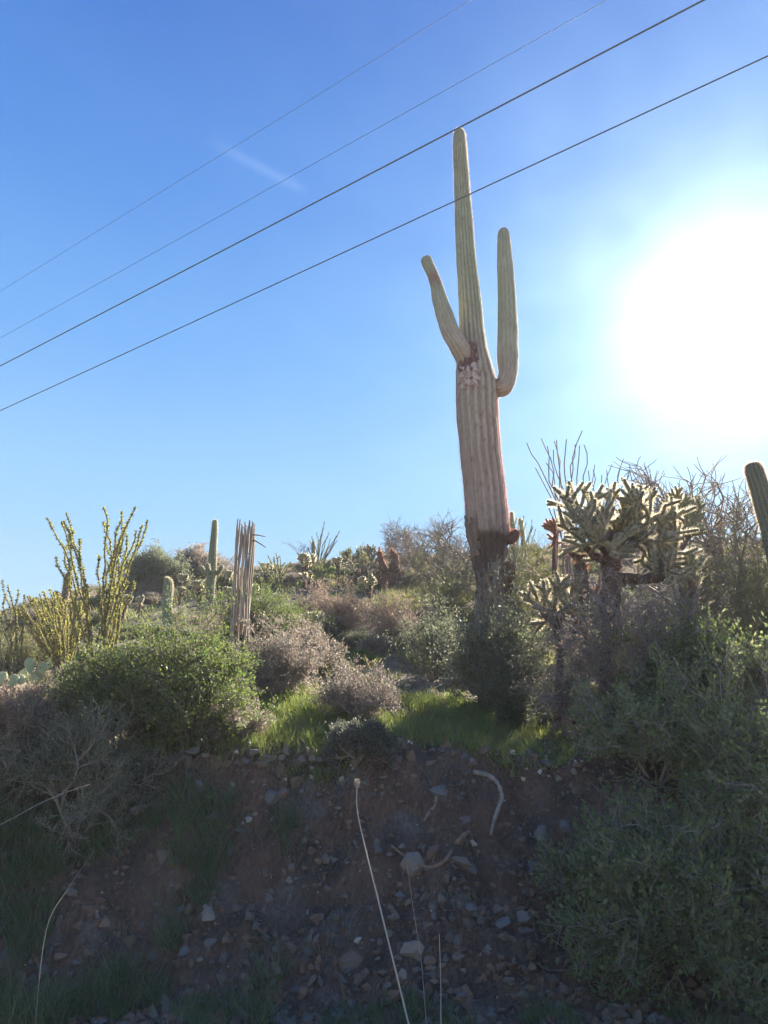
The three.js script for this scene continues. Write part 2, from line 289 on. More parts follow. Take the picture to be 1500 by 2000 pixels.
  arm([edge(728, 905, 937, D), edge(700, 890, 930, D - 0.12), edge(676, 877, 915, D - 0.22), edge(650, 863, 898, D - 0.25), edge(620, 853, 887, D - 0.25), edge(590, 845, 875, D - 0.25), edge(560, 841, 865, D - 0.25), edge(535, 834, 855, D - 0.25), edge(515, 824, 846, D - 0.25), edge(502, 821, 842, D - 0.25)], 41, 0, { band: 0.72 }).userData.label = 'curving left arm with a rusty band';
  const ra = [[U(946, 742, D), 0.13], [U(966, 757, D - 0.04), 0.13], [U(981, 757, D - 0.07), 0.145], edge(730, 974, 1010, D - 0.08), edge(700, 971, 1012, D - 0.08), edge(660, 971, 1011, D - 0.08), edge(620, 972, 1010, D - 0.08), edge(570, 972, 1007, D - 0.08), edge(520, 971, 1002, D - 0.08), edge(480, 971, 998, D - 0.08), edge(446, 973, 994, D - 0.08)];
  arm(ra, 43, 0, { foot: 0.3 }).userData.label = 'thick right arm turning straight up from a purplish elbow';
  // spiny reddish stub and crumbling mass at the foot
  const stub = ribbed(rel([[U(980, 1050, D), 0.09], [U(998, 1052, D - 0.02), 0.085], [U(1006, 1042, D - 0.03), 0.07], [U(1008, 1034, D - 0.03), 0.05]], foot), { ribs: 9, depth: 0.15, along: 26, per: 5, seed: 47, step: 0.022, spikes: 8, spineLen: 0.04, spineColor: (s, q) => vary([0.42, 0.17, 0.12], q, 0.4), color: () => vary([0.12, 0.065, 0.05], r, 0.3) });
  const sm = mesh('stub', stub.body, M.cactus, g); mesh('spines', stub.spines, M.spine, sm); sm.userData.label = 'small reddish stub bristling with spines';
  for (let k = 0; k < 34; k++) {
    const p = U(968 + r() * 34, 1095 + r() * 60, D + 0.1 - r() * 0.25).sub(foot), lump = new THREE.IcosahedronGeometry(0.03 + r() * 0.05, 2), a = lump.attributes.position, col = [], cc = vary([0.1, 0.06, 0.042], r, 0.5);
    for (let i = 0; i < a.count; i++) { const q = V().fromBufferAttribute(a, i), m = 1 + 0.35 * n3(q.x * 22 + k, q.y * 22, q.z * 22); a.setXYZ(i, q.x * m + p.x, q.y * m * 1.3 + p.y, q.z * m + p.z); col.push(...cc); }
    lump.setAttribute('color', new THREE.Float32BufferAttribute(col, 3)); lump.computeVertexNormals(); mesh('rotten_chunk', lump, M.wood, g);
  }
}

// ---------------------------------------------------------------- smaller saguaros
function smallSaguaro(label, pts, o = {}) {      // pts in photograph pixels [px, py, width], d
  const base = spot(pts[0][0], o.d), list = pts.map(([px, py, w], i) => { const p = U(px, py, o.d); return [i ? p : V(p.x, base.y - 0.1, p.z), w / 2 * metre(p)]; }), foot = V(list[0][0].x, base.y, list[0][0].z);
  const g = thing(o.name || 'saguaro', label, 'cactus', foot, 'saguaros on the hillside'), col = o.color || [0.13, 0.15, 0.085];
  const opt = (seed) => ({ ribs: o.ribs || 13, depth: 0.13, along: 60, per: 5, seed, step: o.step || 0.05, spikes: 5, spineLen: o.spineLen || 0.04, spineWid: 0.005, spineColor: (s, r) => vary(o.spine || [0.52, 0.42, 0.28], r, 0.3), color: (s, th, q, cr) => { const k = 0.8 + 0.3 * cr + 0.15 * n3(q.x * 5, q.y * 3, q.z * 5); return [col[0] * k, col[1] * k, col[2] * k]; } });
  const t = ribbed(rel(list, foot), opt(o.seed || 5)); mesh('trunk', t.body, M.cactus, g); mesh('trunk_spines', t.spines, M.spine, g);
  (o.arms || []).forEach((a, i) => { const al = a.map(([px, py, w, dz = 0]) => { const p = U(px, py, o.d + dz); return [p, w / 2 * metre(p)]; }), q = ribbed(rel(al, foot), { ...opt(60 + i), ribs: 10, along: 26 }); const m = mesh('arm', q.body, M.cactus, g); mesh('spines', q.spines, M.spine, m); });
  return g;
}
smallSaguaro('slim saguaro with two short upturned arms left of the dead ribs', [[410, 1185, 15], [411, 1150, 17], [414, 1110, 18], [416, 1070, 14], [419, 1035, 12], [420, 1015, 9]], { d: 19, seed: 71, arms: [[[412, 1118, 8], [402, 1119, 9], [396, 1113, 9], [392, 1105, 8]], [[414, 1117, 8], [424, 1119, 9], [431, 1112, 9], [434, 1103, 8]], [[411, 1120, 9, -0.3], [406, 1112, 10, -0.42], [406, 1100, 9, -0.42]]] });
smallSaguaro('short saguaro with its tip bent over to the left', [[326, 1215, 17], [327, 1180, 18], [329, 1150, 17], [330, 1140, 15], [327, 1133, 12], [322, 1132, 8]], { d: 16, seed: 73, color: [0.15, 0.19, 0.11] });
smallSaguaro('young saguaro column beside the middle ocotillo on the ridge', [[612, 1112, 7], [612, 1090, 8], [612, 1070, 8], [612, 1057, 6]], { d: 27, seed: 75 });
smallSaguaro('short dark saguaro alone on the skyline between ocotillo and bare tree', [[714, 1100, 6], [714, 1085, 7], [714, 1076, 7], [714, 1068, 5]], { d: 30, seed: 77, color: [0.09, 0.10, 0.07] });
smallSaguaro('squat barrel shaped young saguaro among ocotillo stems', [[549, 1142, 10], [549, 1130, 12], [549, 1122, 11], [549, 1116, 8]], { d: 24, seed: 79, color: [0.17, 0.16, 0.10] });
smallSaguaro('thin saguaro standing inside the bare tree with two slim arms', [[794, 1086, 5], [794, 1060, 5], [793, 1045, 4.5], [792, 1033, 3.5]], { d: 29, seed: 81, color: [0.09, 0.10, 0.07], arms: [[[794, 1066, 4], [789, 1063, 4], [788, 1050, 3.5]], [[795, 1068, 4], [799, 1064, 4], [800, 1052, 3.5]]] });
smallSaguaro('tiny saguaro on the skyline just left of the giant one', [[858, 1075, 4.5], [858, 1058, 5], [858, 1052, 5], [858, 1045, 3.5]], { d: 30, seed: 83, color: [0.09, 0.10, 0.07] });
smallSaguaro('dark saguaro leaning at the right edge of the view', [[1520, 1120, 38], [1508, 1040, 38], [1494, 990, 37], [1481, 945, 34], [1473, 920, 32], [1469, 905, 22]], { d: 9.5, seed: 85, color: [0.12, 0.125, 0.085], ribs: 14, step: 0.035, spine: [0.5, 0.42, 0.32] });
smallSaguaro('weathered post like saguaro behind the big green ocotillo', [[124, 1200, 12], [128, 1160, 13], [132, 1135, 12], [135, 1118, 9]], { d: 13, seed: 87, color: [0.13, 0.10, 0.07] });
smallSaguaro('small stubby saguaro left of the big green ocotillo', [[109, 1195, 7], [109, 1175, 8], [109, 1164, 8], [109, 1155, 6]], { d: 15, seed: 89, color: [0.12, 0.11, 0.07] });
smallSaguaro('pale green saguaro stem right behind the giant one', [[1002, 1080, 8], [1001, 1040, 9], [1000, 1015, 8], [999, 1000, 5]], { d: 18, seed: 91, color: [0.2, 0.2, 0.13] });
smallSaguaro('paler second saguaro stem leaning right of the giant one', [[1024, 1080, 7], [1021, 1045, 8], [1018, 1025, 7], [1015, 1013, 5]], { d: 18.4, seed: 93, color: [0.19, 0.19, 0.12] });

// ---------------------------------------------------------------- dead saguaro: a cage of bare ribs
{
  const D = 9.4, r = rng(101), top = U(481, 1020, D), bot = U(467, 1235, D), foot = onGround(U(470, 1290, D).x, -D), g = thing('saguaro_skeleton', 'dead saguaro of bare grey wooden ribs, open at the top', 'dead cactus', foot);
  const m = metre(top), n = 15;
  for (let k = 0; k < n; k++) {
    const a = k / n * Math.PI * 2 + 0.2, ca = Math.cos(a), sa = Math.sin(a), w = r() * 6, b = new MB(), c = vary([0.34, 0.27, 0.21], r, 0.22), long = k === 0 || k === 1 || k === 14;
    const t1 = 1 + (r() - 0.55) * 0.05 + (r() < 0.2 ? -0.06 : 0), pts = [], y0 = long || r() < 0.2 ? foot.y - 0.08 : bot.y + (r() - 0.2) * 0.16;
    for (let i = 0; i <= 12; i++) {
      const y = lerp(y0, bot.y + (top.y - bot.y) * t1, i / 12), t = (y - bot.y) / (top.y - bot.y), R = (15.5 + 0.5 * t) * m, cx = lerp(bot.x, top.x, t);
      pts.push(V(cx + ca * R + 0.007 * Math.sin(i * 0.8 + w), y, -D + sa * R * 0.9 + 0.007 * Math.cos(i * 0.9 + w)).sub(foot));
    }
    b.tube(pts, (t) => (0.0175 + 0.004 * Math.sin(t * 9 + w)) * (t > 0.96 ? 0.45 : 1), 6, (t) => { const q = 0.85 + 0.3 * n2(t * 14, k); return [c[0] * q, c[1] * q, c[2] * q]; }, true);
    mesh('rib', b.geo(), M.wood, g);
  }
  for (const [x1, y1, x2, y2] of [[490, 1044, 518, 1048], [492, 1053, 519, 1069]]) { const b = new MB(), p = U(x1, y1, D).sub(foot), q = U(x2, y2, D - 0.25).sub(foot); b.tube([p, p.clone().lerp(q, 0.5).add(V(0, 0.006, 0)), q], [0.012, 0.006], 5, [0.14, 0.11, 0.09], true); mesh('broken_rib', b.geo(), M.wood, g); }
  { const b = new MB(); for (let k = 0; k < 34; k++) { const a = r() * 6.28, t = r(), y = lerp(bot.y, top.y, t * 0.95), R = 15 * m, p = V(lerp(bot.x, top.x, t) + Math.cos(a) * R, y, -D + Math.sin(a) * R * 0.9).sub(foot), a2 = a + 0.42, q = V(lerp(bot.x, top.x, t) + Math.cos(a2) * R, y + 0.06, -D + Math.sin(a2) * R * 0.9).sub(foot); b.tube([p, q], [0.008, 0.008], 4, vary([0.3, 0.24, 0.19], r)); } mesh('cross_fibres', b.geo(), M.wood, g).userData.kind = 'stuff'; }
}

// ---------------------------------------------------------------- cholla
function joint(core, sp, p, dir, len, rad, r, o) {
  if (o.split && o.parts.length < 300) { core = new MB(); sp = new MB(); o.parts.push([core, sp]); }
  const q = p.clone().addScaledVector(dir, len), mid = p.clone().lerp(q, 0.5).addScaledVector(perp(dir, r), len * 0.05);
  const c = vary(o.core, r, 0.2);
  core.tube([p.clone().addScaledVector(dir, -rad * 0.3), p.clone().lerp(mid, 0.35), mid, mid.clone().lerp(q, 0.6), q.clone().addScaledVector(dir, rad * 0.1), q.clone().addScaledVector(dir, rad * 0.5)], (t) => rad * (t < 0.05 ? 0.6 : t > 0.95 ? 0.3 : t > 0.75 ? 0.85 : 1), 6, c);
  const n = Math.round(o.density * len * rad * 6.28);
  for (let k = 0; k < n; k++) {
    const t = r(), a = perp(dir, r), tip = t > 0.93, b = p.clone().lerp(mid, 0).addScaledVector(dir, len * t).addScaledVector(a, rad * (tip ? 0.5 : 0.95)), d = a.clone().addScaledVector(dir, (r() - 0.35) * 0.9 + (tip ? 1.2 : 0)).normalize();
    sp.spike(b, d, perp(d, r), o.spineLen * (0.6 + r() * 0.7), o.spineWid, vary(o.spine, r, 0.18));
  }
  return q;
}
function cholla(name, label, foot, o) {
  keep.push([foot.x, foot.z, 0.55], [foot.x * (1 + 0.7 / foot.z), foot.z + 0.75, 0.6]);
  const r = rng(o.seed), g = thing(name, label, 'cholla cactus', foot, 'cholla cacti'), trunk = new MB(), core = new MB(), sp = new MB();
  o = { core: [0.17, 0.17, 0.10], spine: [0.82, 0.72, 0.5], spineLen: 0.028, spineWid: 0.0028, density: 9000, jl: 0.16, jr: 0.02, parts: [], ...o };
  const grow = (p, dir, level, len) => {
    const q = joint(core, sp, p, dir, len, o.jr * (level > 2 ? 1 : 1.15), r, o);
    if (level <= 0) return;
    const n = level > 1 ? (o.few ? 1 + Math.floor(r() * 2.3) : 2 + Math.floor(r() * 2)) : 1 + Math.floor(r() * 3);
    for (let k = 0; k < n; k++) { const d = dir.clone().addScaledVector(rdir(r), o.spread || 0.85).add(V(0, o.lift ?? 0.18, 0)).normalize(); grow(p.clone().lerp(q, 0.75 + r() * 0.25), d, level - 1, o.jl * (0.65 + r() * 0.6)); }
  };
  for (const L of o.limbs) {   // each: list of points (relative), start and end radius, level of joints at its end and along it
    const pts = L.pts.map((p) => p.clone()), cv = new THREE.CatmullRomCurve3(pts), m = 14, list = []; for (let i = 0; i <= m; i++) { const q = cv.getPoint(i / m); q.addScaledVector(rdir(r), L.r[0] * 0.22); list.push(q); }
    trunk.tube(list, (t) => lerp(L.r[0], L.r[1], t) * (0.85 + 0.3 * r()), 8, (t) => vary(o.bark || [0.085, 0.055, 0.042], r, 0.35), true);
    const nS = Math.round(cv.getLength() * (o.barkSpines ?? 900) * lerp(L.r[0], L.r[1], 0.5) * 10);
    for (let k = 0; k < nS; k++) { const t = r(), p = cv.getPoint(t), T = cv.getTangent(t), a = perp(T, r); sp.spike(p.clone().addScaledVector(a, lerp(L.r[0], L.r[1], t) * 0.9), a.clone().addScaledVector(rdir(r), 0.4).normalize(), perp(a, r), o.spineLen * (0.5 + r() * 0.6), o.spineWid, vary(o.oldSpine || [0.42, 0.2, 0.1], r, 0.35)); }
    const end = pts[pts.length - 1];
    for (let k = 0; k < (L.heads || 3); k++) { const d = V(0, 1, 0).addScaledVector(rdir(r), 0.9).addScaledVector(cv.getTangent(1), 0.7).normalize(); grow(end.clone(), d, L.level ?? 3, o.jl * (0.7 + r() * 0.5)); }
    for (let k = 0; k < (L.side || 0); k++) { const t = 0.55 + r() * 0.45, p = cv.getPoint(t), d = perp(cv.getTangent(t), r).add(V(0, 0.35, 0)).normalize(); grow(p, d, Math.max(0, (L.level ?? 3) - 1), o.jl * (0.6 + r() * 0.5)); }
  }
  const tm = mesh('trunk', trunk.geo(), M.wood, g); for (const [c, q] of o.parts) { const j = mesh('joint', c.geo(), M.cactus, g); mesh('spines', q.geo(), M.spine, j).userData.kind = 'stuff'; }
  if (core.n) mesh('joints', core.geo(), M.cactus, g).userData.kind = 'stuff'; mesh('spines', sp.geo(), M.spine, tm).userData.kind = 'stuff'; return g;
}
{ // the big glowing cholla right of the giant saguaro
  const D = 8.6, foot = spot(1195, D), at = (px, py, dz = 0) => U(px, py, D + dz).sub(foot);
  cholla('teddy_bear_cholla', 'large backlit cholla with glowing spiny joints on a dark trunk', foot, { seed: 201, split: true, jl: 0.19, jr: 0.019, density: 11000, spineLen: 0.034, spineWid: 0.0028, spread: 0.95, few: true, core: [0.13, 0.125, 0.085], spine: [0.74, 0.66, 0.48],  limbs: [
    { pts: [V(0, -0.1, 0), at(1192, 1150), at(1195, 1100), at(1190, 1050)], r: [0.14, 0.1], heads: 2, level: 2, side: 6 },
    { pts: [at(1190, 1080), at(1165, 1050, -0.1), at(1148, 1030, -0.1)], r: [0.08, 0.05], heads: 4, level: 3, side: 8 },
    { pts: [at(1190, 1075), at(1202, 1050, 0.1), at(1207, 1028, 0.1)], r: [0.08, 0.05], heads: 4, level: 3, side: 7 },
    { pts: [at(1195, 1090), at(1235, 1065), at(1258, 1040)], r: [0.08, 0.05], heads: 4, level: 3, side: 7 },
    { pts: [at(1190, 1060), at(1180, 1045, -0.35), at(1172, 1058, -0.5)], r: [0.07, 0.05], heads: 3, level: 3, side: 5 },
    { pts: [at(1190, 1060), at(1220, 1050, 0.35), at(1225, 1040, 0.5)], r: [0.07, 0.05], heads: 3, level: 3, side: 4 },
    { pts: [at(1200, 1130), at(1250, 1130, -0.05), at(1290, 1125, -0.05), at(1295, 1090, -0.05)], r: [0.075, 0.05], heads: 4, level: 3, side: 7 },
    { pts: [at(1190, 1100), at(1160, 1085, -0.1), at(1140, 1060, -0.15)], r: [0.06, 0.04], heads: 3, level: 2, side: 5 },
    { pts: [at(1280, 1120), at(1312, 1100, 0.1), at(1318, 1080, 0.1)], r: [0.05, 0.04], heads: 3, level: 2, side: 4 },
  ] });
  const f2 = spot(1128, 8.9), a2 = (px, py, dz = 0) => U(px, py, 8.9 + dz).sub(f2);
  cholla('dead_cholla', 'dark reddish dead cholla stalk left of the glowing cholla', f2, { seed: 203, oldSpine: [0.5, 0.17, 0.09], barkSpines: 2200, core: [0.12, 0.06, 0.04], spine: [0.55, 0.22, 0.12], jl: 0.1, limbs: [
    { pts: [V(0, -0.1, 0), a2(1135, 1120), a2(1133, 1085), a2(1113, 1072)], r: [0.1, 0.07], heads: 2, level: 0 }, { pts: [a2(1138, 1130), a2(1148, 1150), a2(1160, 1160)], r: [0.04, 0.03], heads: 1, level: 0 }] });
  const f3 = spot(1090, 8.7), a3 = (px, py, dz = 0) => U(px, py, 8.7 + dz).sub(f3);
  cholla('low_cholla', 'low spreading cholla with haloed upright joints below the glowing cholla', f3, { seed: 205, split: true, jl: 0.16, jr: 0.019, density: 10000, spineLen: 0.033, spineWid: 0.003, few: true, core: [0.13, 0.125, 0.085], lift: 0.35, limbs: [
    { pts: [V(0, -0.08, 0), a3(1085, 1225), a3(1060, 1200)], r: [0.05, 0.03], heads: 3, level: 2, side: 4 }, { pts: [a3(1085, 1230), a3(1100, 1205), a3(1110, 1185)], r: [0.045, 0.03], heads: 4, level: 2, side: 4 }, { pts: [a3(1085, 1225), a3(1085, 1205, -0.1), a3(1082, 1190, -0.1)], r: [0.045, 0.03], heads: 3, level: 2, side: 3 }] });
  const f4 = spot(1350, 8.4), a4 = (px, py, dz = 0) => U(px, py, 8.4 + dz).sub(f4);
  cholla('cholla', 'smaller shaded cholla half sunk in the right hand bushes', f4, { seed: 207, split: true, jl: 0.12, density: 14000, limbs: [{ pts: [V(0, -0.1, 0), a4(1350, 1180), a4(1352, 1130)], r: [0.08, 0.05], heads: 4, level: 2, side: 6 }] });
  const f5 = spot(1335, 11.5), a5 = (px, py, dz = 0) => U(px, py, 11.5 + dz).sub(f5);
  cholla('cholla', 'cholla crown on the skyline behind the glowing cholla', f5, { seed: 209, jl: 0.15, limbs: [{ pts: [V(0, -0.1, 0), a5(1335, 1060), a5(1330, 1015)], r: [0.08, 0.05], heads: 4, level: 3, side: 6 }, { pts: [a5(1335, 1060), a5(1352, 1030), a5(1358, 1012)], r: [0.06, 0.05], heads: 3, level: 2, side: 4 }] });
  const f6 = spot(1085, 13), a6 = (px, py, dz = 0) => U(px, py, 13 + dz).sub(f6);
  cholla('cholla', 'reddish cholla on the skyline at the foot of the grey ocotillo', f6, { seed: 211, jl: 0.14, spine: [0.6, 0.3, 0.2], core: [0.16, 0.08, 0.05], limbs: [{ pts: [V(0, -0.1, 0), a6(1085, 1070), a6(1085, 1048)], r: [0.06, 0.05], heads: 5, level: 2, side: 6 }] });
  // the dark dead clump on the middle slope
  const f7 = hit(758, 1150) || spot(758, 18), d7 = -f7.z, a7 = (px, py, dz = 0) => U(px, py, d7 + dz).sub(f7);
  cholla('dead_cholla', 'dark rusty dead cholla clump with knobbly upright stalks on mid slope', f7, { seed: 213, oldSpine: [0.4, 0.16, 0.08], barkSpines: 1500, bark: [0.1, 0.05, 0.035], spineLen: 0.045, spineWid: 0.006, core: [0.11, 0.06, 0.04], spine: [0.4, 0.2, 0.12], limbs: [
    { pts: [V(0, -0.1, 0), a7(757, 1120), a7(746, 1095), a7(742, 1079)], r: [0.14, 0.07], heads: 0.1, level: 0 }, { pts: [a7(762, 1150), a7(768, 1118), a7(772, 1090), a7(763, 1080)], r: [0.17, 0.13], heads: 0.1, level: 0 }, { pts: [a7(772, 1150), a7(780, 1130), a7(777, 1112)], r: [0.13, 0.09], heads: 0.1, level: 0 }, { pts: [a7(750, 1150), a7(744, 1130), a7(742, 1115)], r: [0.12, 0.1], heads: 0.1, level: 0 }] });
  // pale chollas scattered over the slope: [px, py of the foot, half width px, height px, label]
  const far = [
    [612, 1235, 24, 34, 'cream cholla in the middle of the slope, nearest of the pale ones', 215], [722, 1155, 22, 26, 'cream cholla with looped joints at the foot of the dead clump', 216],
    [598, 1135, 14, 16, 'small round pale cholla below the ridge ocotillo', 217], [488, 1172, 13, 26, 'pale cholla showing just right of the dead ribs', 218], [447, 1172, 11, 22, 'pale cholla showing just left of the dead ribs', 219],
    [386, 1160, 17, 24, 'pale cholla beside the slim saguaro foot', 220], [350, 1140, 14, 16, 'pale cholla upslope of the bent saguaro', 221], [348, 1160, 11, 12, 'tiny pale cholla right of the bent saguaro', 222],
    [442, 1132, 15, 14, 'pale cholla right of the slim saguaro', 223], [238, 1185, 17, 22, 'pale cholla right of the big green ocotillo', 224], [518, 1120, 14, 16, 'pale cholla under the green ocotillo on the ridge', 225],
    [594, 1112, 20, 26, 'brown footed pale cholla on the ridge left of the young saguaro', 226], [660, 1104, 16, 14, 'pale cholla right of the ridge ocotillo', 227], [706, 1102, 8, 8, 'tiny pale cholla beneath the short dark skyline saguaro', 228], [270, 1180, 10, 14, 'pale cholla left of the bent saguaro', 229]];
  for (const [px, py, hw, hp, label, seed] of far) {
    const f = hit(px, Math.max(py, 1118) + 34) || spot(px, 26), m = metre(f), w = hw * m * 1.1, h0 = EYE - f.z * tyOf(py - hp) - f.y, h = Math.min(hp * m, h0), up = h0 - h; keep.push([f.x * 0.96, f.z * 0.96, 0.8], [f.x * 0.92, f.z * 0.92, 0.8]); const r = rng(seed), limbs = [];
    for (let k = 0; k < 6; k++) { const a = r() * 6.28, q = 0.2 + r() * 0.5; limbs.push({ pts: [V(0, -0.05, 0), V(Math.cos(a) * w * q * 0.5, up * 0.8 + h * 0.3, Math.sin(a) * w * q * 0.5), V(Math.cos(a) * w * q, up + h * (0.42 + r() * 0.2), Math.sin(a) * w * q)], r: [w * 0.09, w * 0.06], heads: 3, level: 2, side: 2 }); }
    cholla('cholla', label, f, { seed, limbs, jl: h * 0.22, jr: Math.max(0.02, h * 0.042), spineLen: h * 0.055, spineWid: h * 0.009, density: 5.5 / (h * h * 0.002), spine: [0.85, 0.76, 0.55] });
  }
  // clear stems of the open cane cholla left of the dead clump
  const f8 = hit(715, 1150), a8 = (px, py) => U(px, py, -f8.z).sub(f8);
  cholla('cane_cholla', 'sprawling thin dark cholla just left of the dead clump', f8, { seed: 231, jl: 0.22, jr: 0.018, spine: [0.34, 0.28, 0.2], density: 3000, spineLen: 0.03, spineWid: 0.005, limbs: [{ pts: [V(0, -0.05, 0), a8(712, 1130), a8(725, 1110)], r: [0.04, 0.03], heads: 4, level: 3, side: 5 }, { pts: [a8(715, 1140), a8(700, 1125), a8(690, 1115)], r: [0.03, 0.025], heads: 3, level: 2, side: 3 }] });
}

// ---------------------------------------------------------------- ocotillos
function ocotillo(label, foot, o) {   // o.wands: [[dx, dy, lean px list]] built from tips in pixels
  const r = rng(o.seed), g = thing('ocotillo', label, 'ocotillo', foot, 'ocotillos'), lf = new MB();
  const m = metre(foot), d = -foot.z;
  for (let k = 0; k < o.tips.length; k++) {
    const [tx, ty] = o.tips[k], tip = U(tx, ty, d + (r() - 0.5) * o.deep).sub(foot), L = tip.length(), s = V((r() - 0.5) * 0.12 * L * 0.4, -0.06, (r() - 0.5) * 0.08), w1 = r() * 6, w2 = r() * 6, b = new MB(), pts = [];
    for (let i = 0; i <= 18; i++) { const t = i / 18, q = s.clone().lerp(tip, t); const bow = Math.sin(t * Math.PI) * 0.05 * L; q.x -= Math.sign(tip.x) * bow * 0.8; q.x += L * t * (0.022 * Math.sin(t * 8 + w1) + 0.016 * n2(t * 5 + w2, k)); q.z += L * t * (0.02 * Math.sin(t * 8 + w2) + 0.016 * n2(t * 5 + w1, k + 40)); q.y += bow * 0.2; pts.push(q); }
    const c = vary(o.stem, r, 0.2);
    b.tube(pts, (t) => o.r * lerp(1.25, 0.55, t), 5, c, true); mesh('stem', b.geo(), M.wood, g);
    const cv = new THREE.CatmullRomCurve3(pts), nl = Math.round(L * o.leaves);
    for (let q = 0; q < nl; q++) { const t = 0.06 + r() * 0.94, p = cv.getPoint(t), a = perp(cv.getTangent(t), r); a.y += 0.5; a.normalize(); lf.leaf(p, a, perp(a, r), o.leafL * (0.6 + r() * 0.7), o.leafL * 0.55, vary(o.leaf, r, 0.3)); }
    // thorns
    for (let q = 0; q < L * 40; q++) { const t = r(), p = cv.getPoint(t), a = perp(cv.getTangent(t), r); lf.spike(p, a, perp(a, r), 0.028, 0.003, [0.2, 0.15, 0.11]); }
  }
  if (lf.n) mesh('leaves', lf.geo(), M.leaf, g);
  return g;
}
const fan = (seed, n, x0, x1, ytop, yspread, skew = 0) => { const r = rng(seed), a = []; for (let k = 0; k < n; k++) { const t = (k + r() * 0.8) / n; a.push([lerp(x0, x1, t), ytop + yspread * (Math.abs(t - 0.5) * 1.2 + r() * 0.5) + skew * t]); } return a; };
ocotillo('big leafy green ocotillo standing against the sky on the left', spot(183, 9.2), { seed: 301, deep: 1.2, stem: [0.17, 0.14, 0.09], leaf: [0.23, 0.225, 0.055], leafL: 0.034, leaves: 230, r: 0.0145, tips: [[93, 1010], [108, 1018], [128, 1003], [126, 1020], [112, 1088], [198, 993], [206, 1016], [190, 1085], [228, 1018], [238, 1000], [240, 1018], [263, 992], [284, 1016], [282, 1024], [270, 1040], [215, 1052], [150, 1050], [140, 1032], [255, 1135], [262, 1138], [235, 1030], [222, 1100], [118, 1065], [245, 1048]] });
ocotillo('bushy yellow green ocotillo left of the big one', spot(128, 11), { seed: 303, deep: 1.6, stem: [0.17, 0.14, 0.08], leaf: [0.25, 0.23, 0.06], leafL: 0.035, leaves: 260, r: 0.013, tips: [...fan(1, 26, 25, 175, 1148, 45)] });
ocotillo('arching ocotillo at the left edge of the view', spot(20, 10.5), { seed: 305, deep: 1, stem: [0.16, 0.14, 0.09], leaf: [0.19, 0.18, 0.06], leafL: 0.032, leaves: 190, r: 0.012, tips: [[-30, 1150], [-14, 1138], [4, 1133], [18, 1142], [34, 1152], [-50, 1170], [44, 1160], [8, 1158]] });
ocotillo('tall bare grey ocotillo rising behind the glowing cholla', spot(1125, 12), { seed: 307, deep: 1.2, stem: [0.2, 0.15, 0.14], leaf: [0.14, 0.11, 0.09], leafL: 0.018, leaves: 30, r: 0.016, tips: [[1042, 862], [1053, 858], [1066, 868], [1050, 915], [1083, 862], [1090, 856], [1112, 856], [1080, 880], [1128, 872], [1141, 842], [1150, 866], [1134, 866], [1074, 990], [1116, 940], [1062, 900]] });
ocotillo('low spreading bare ocotillo above the glowing cholla', spot(1185, 12.5), { seed: 309, deep: 1.4, stem: [0.22, 0.17, 0.16], leaf: [0.14, 0.11, 0.09], leafL: 0.018, leaves: 25, r: 0.014, tips: [[1152, 922], [1160, 915], [1172, 905], [1188, 910], [1217, 892], [1208, 912], [1222, 925], [1230, 928], [1242, 938], [1276, 957], [1180, 925], [1198, 915]] });
ocotillo('green ocotillo on the ridge right of the dead ribs', hit(542, 1150) || spot(542, 22), { seed: 311, deep: 2.4, stem: [0.15, 0.14, 0.09], leaf: [0.16, 0.17, 0.06], leafL: 0.05, leaves: 90, r: 0.02, tips: [...fan(2, 18, 496, 572, 1076, 36)] });
ocotillo('dark ocotillo with one tall wand on the ridge', hit(622, 1118) || spot(622, 26), { seed: 313, deep: 2.4, stem: [0.12, 0.12, 0.09], leaf: [0.12, 0.13, 0.06], leafL: 0.045, leaves: 50, r: 0.021, tips: [[632, 1019], [634, 1030], [618, 1040], [665, 1038], [657, 1046], [648, 1052], [605, 1056], [626, 1044], [640, 1048], [644, 1040], [652, 1060], [610, 1046], [660, 1055], [600, 1068]] });
ocotillo('yellow green ocotillo skirt in front of the young ridge saguaro', hit(625, 1125) || spot(625, 25), { seed: 315, deep: 2, stem: [0.15, 0.14, 0.08], leaf: [0.18, 0.18, 0.06], leafL: 0.05, leaves: 110, r: 0.018, tips: [...fan(4, 14, 600, 650, 1086, 20)] });
ocotillo('spiky green ocotillo on the skyline right behind the giant saguaro', spot(1012, 17), { seed: 317, deep: 1.6, stem: [0.14, 0.14, 0.1], leaf: [0.13, 0.14, 0.07], leafL: 0.035, leaves: 80, r: 0.014, tips: [...fan(5, 16, 988, 1050, 992, 40, 10)] });
{ const f = spot(288, 26); const g = thing('dead_stalk', 'thin dark dead stalk leaning on the far left skyline', 'dead stalk', f), b = new MB(); b.tube([V(0, -0.1, 0), U(290, 1100, 26).sub(f), U(296, 1077, 26).sub(f)], [0.05, 0.03], 5, [0.1, 0.085, 0.07], true); mesh('stalk', b.geo(), M.wood, g); }

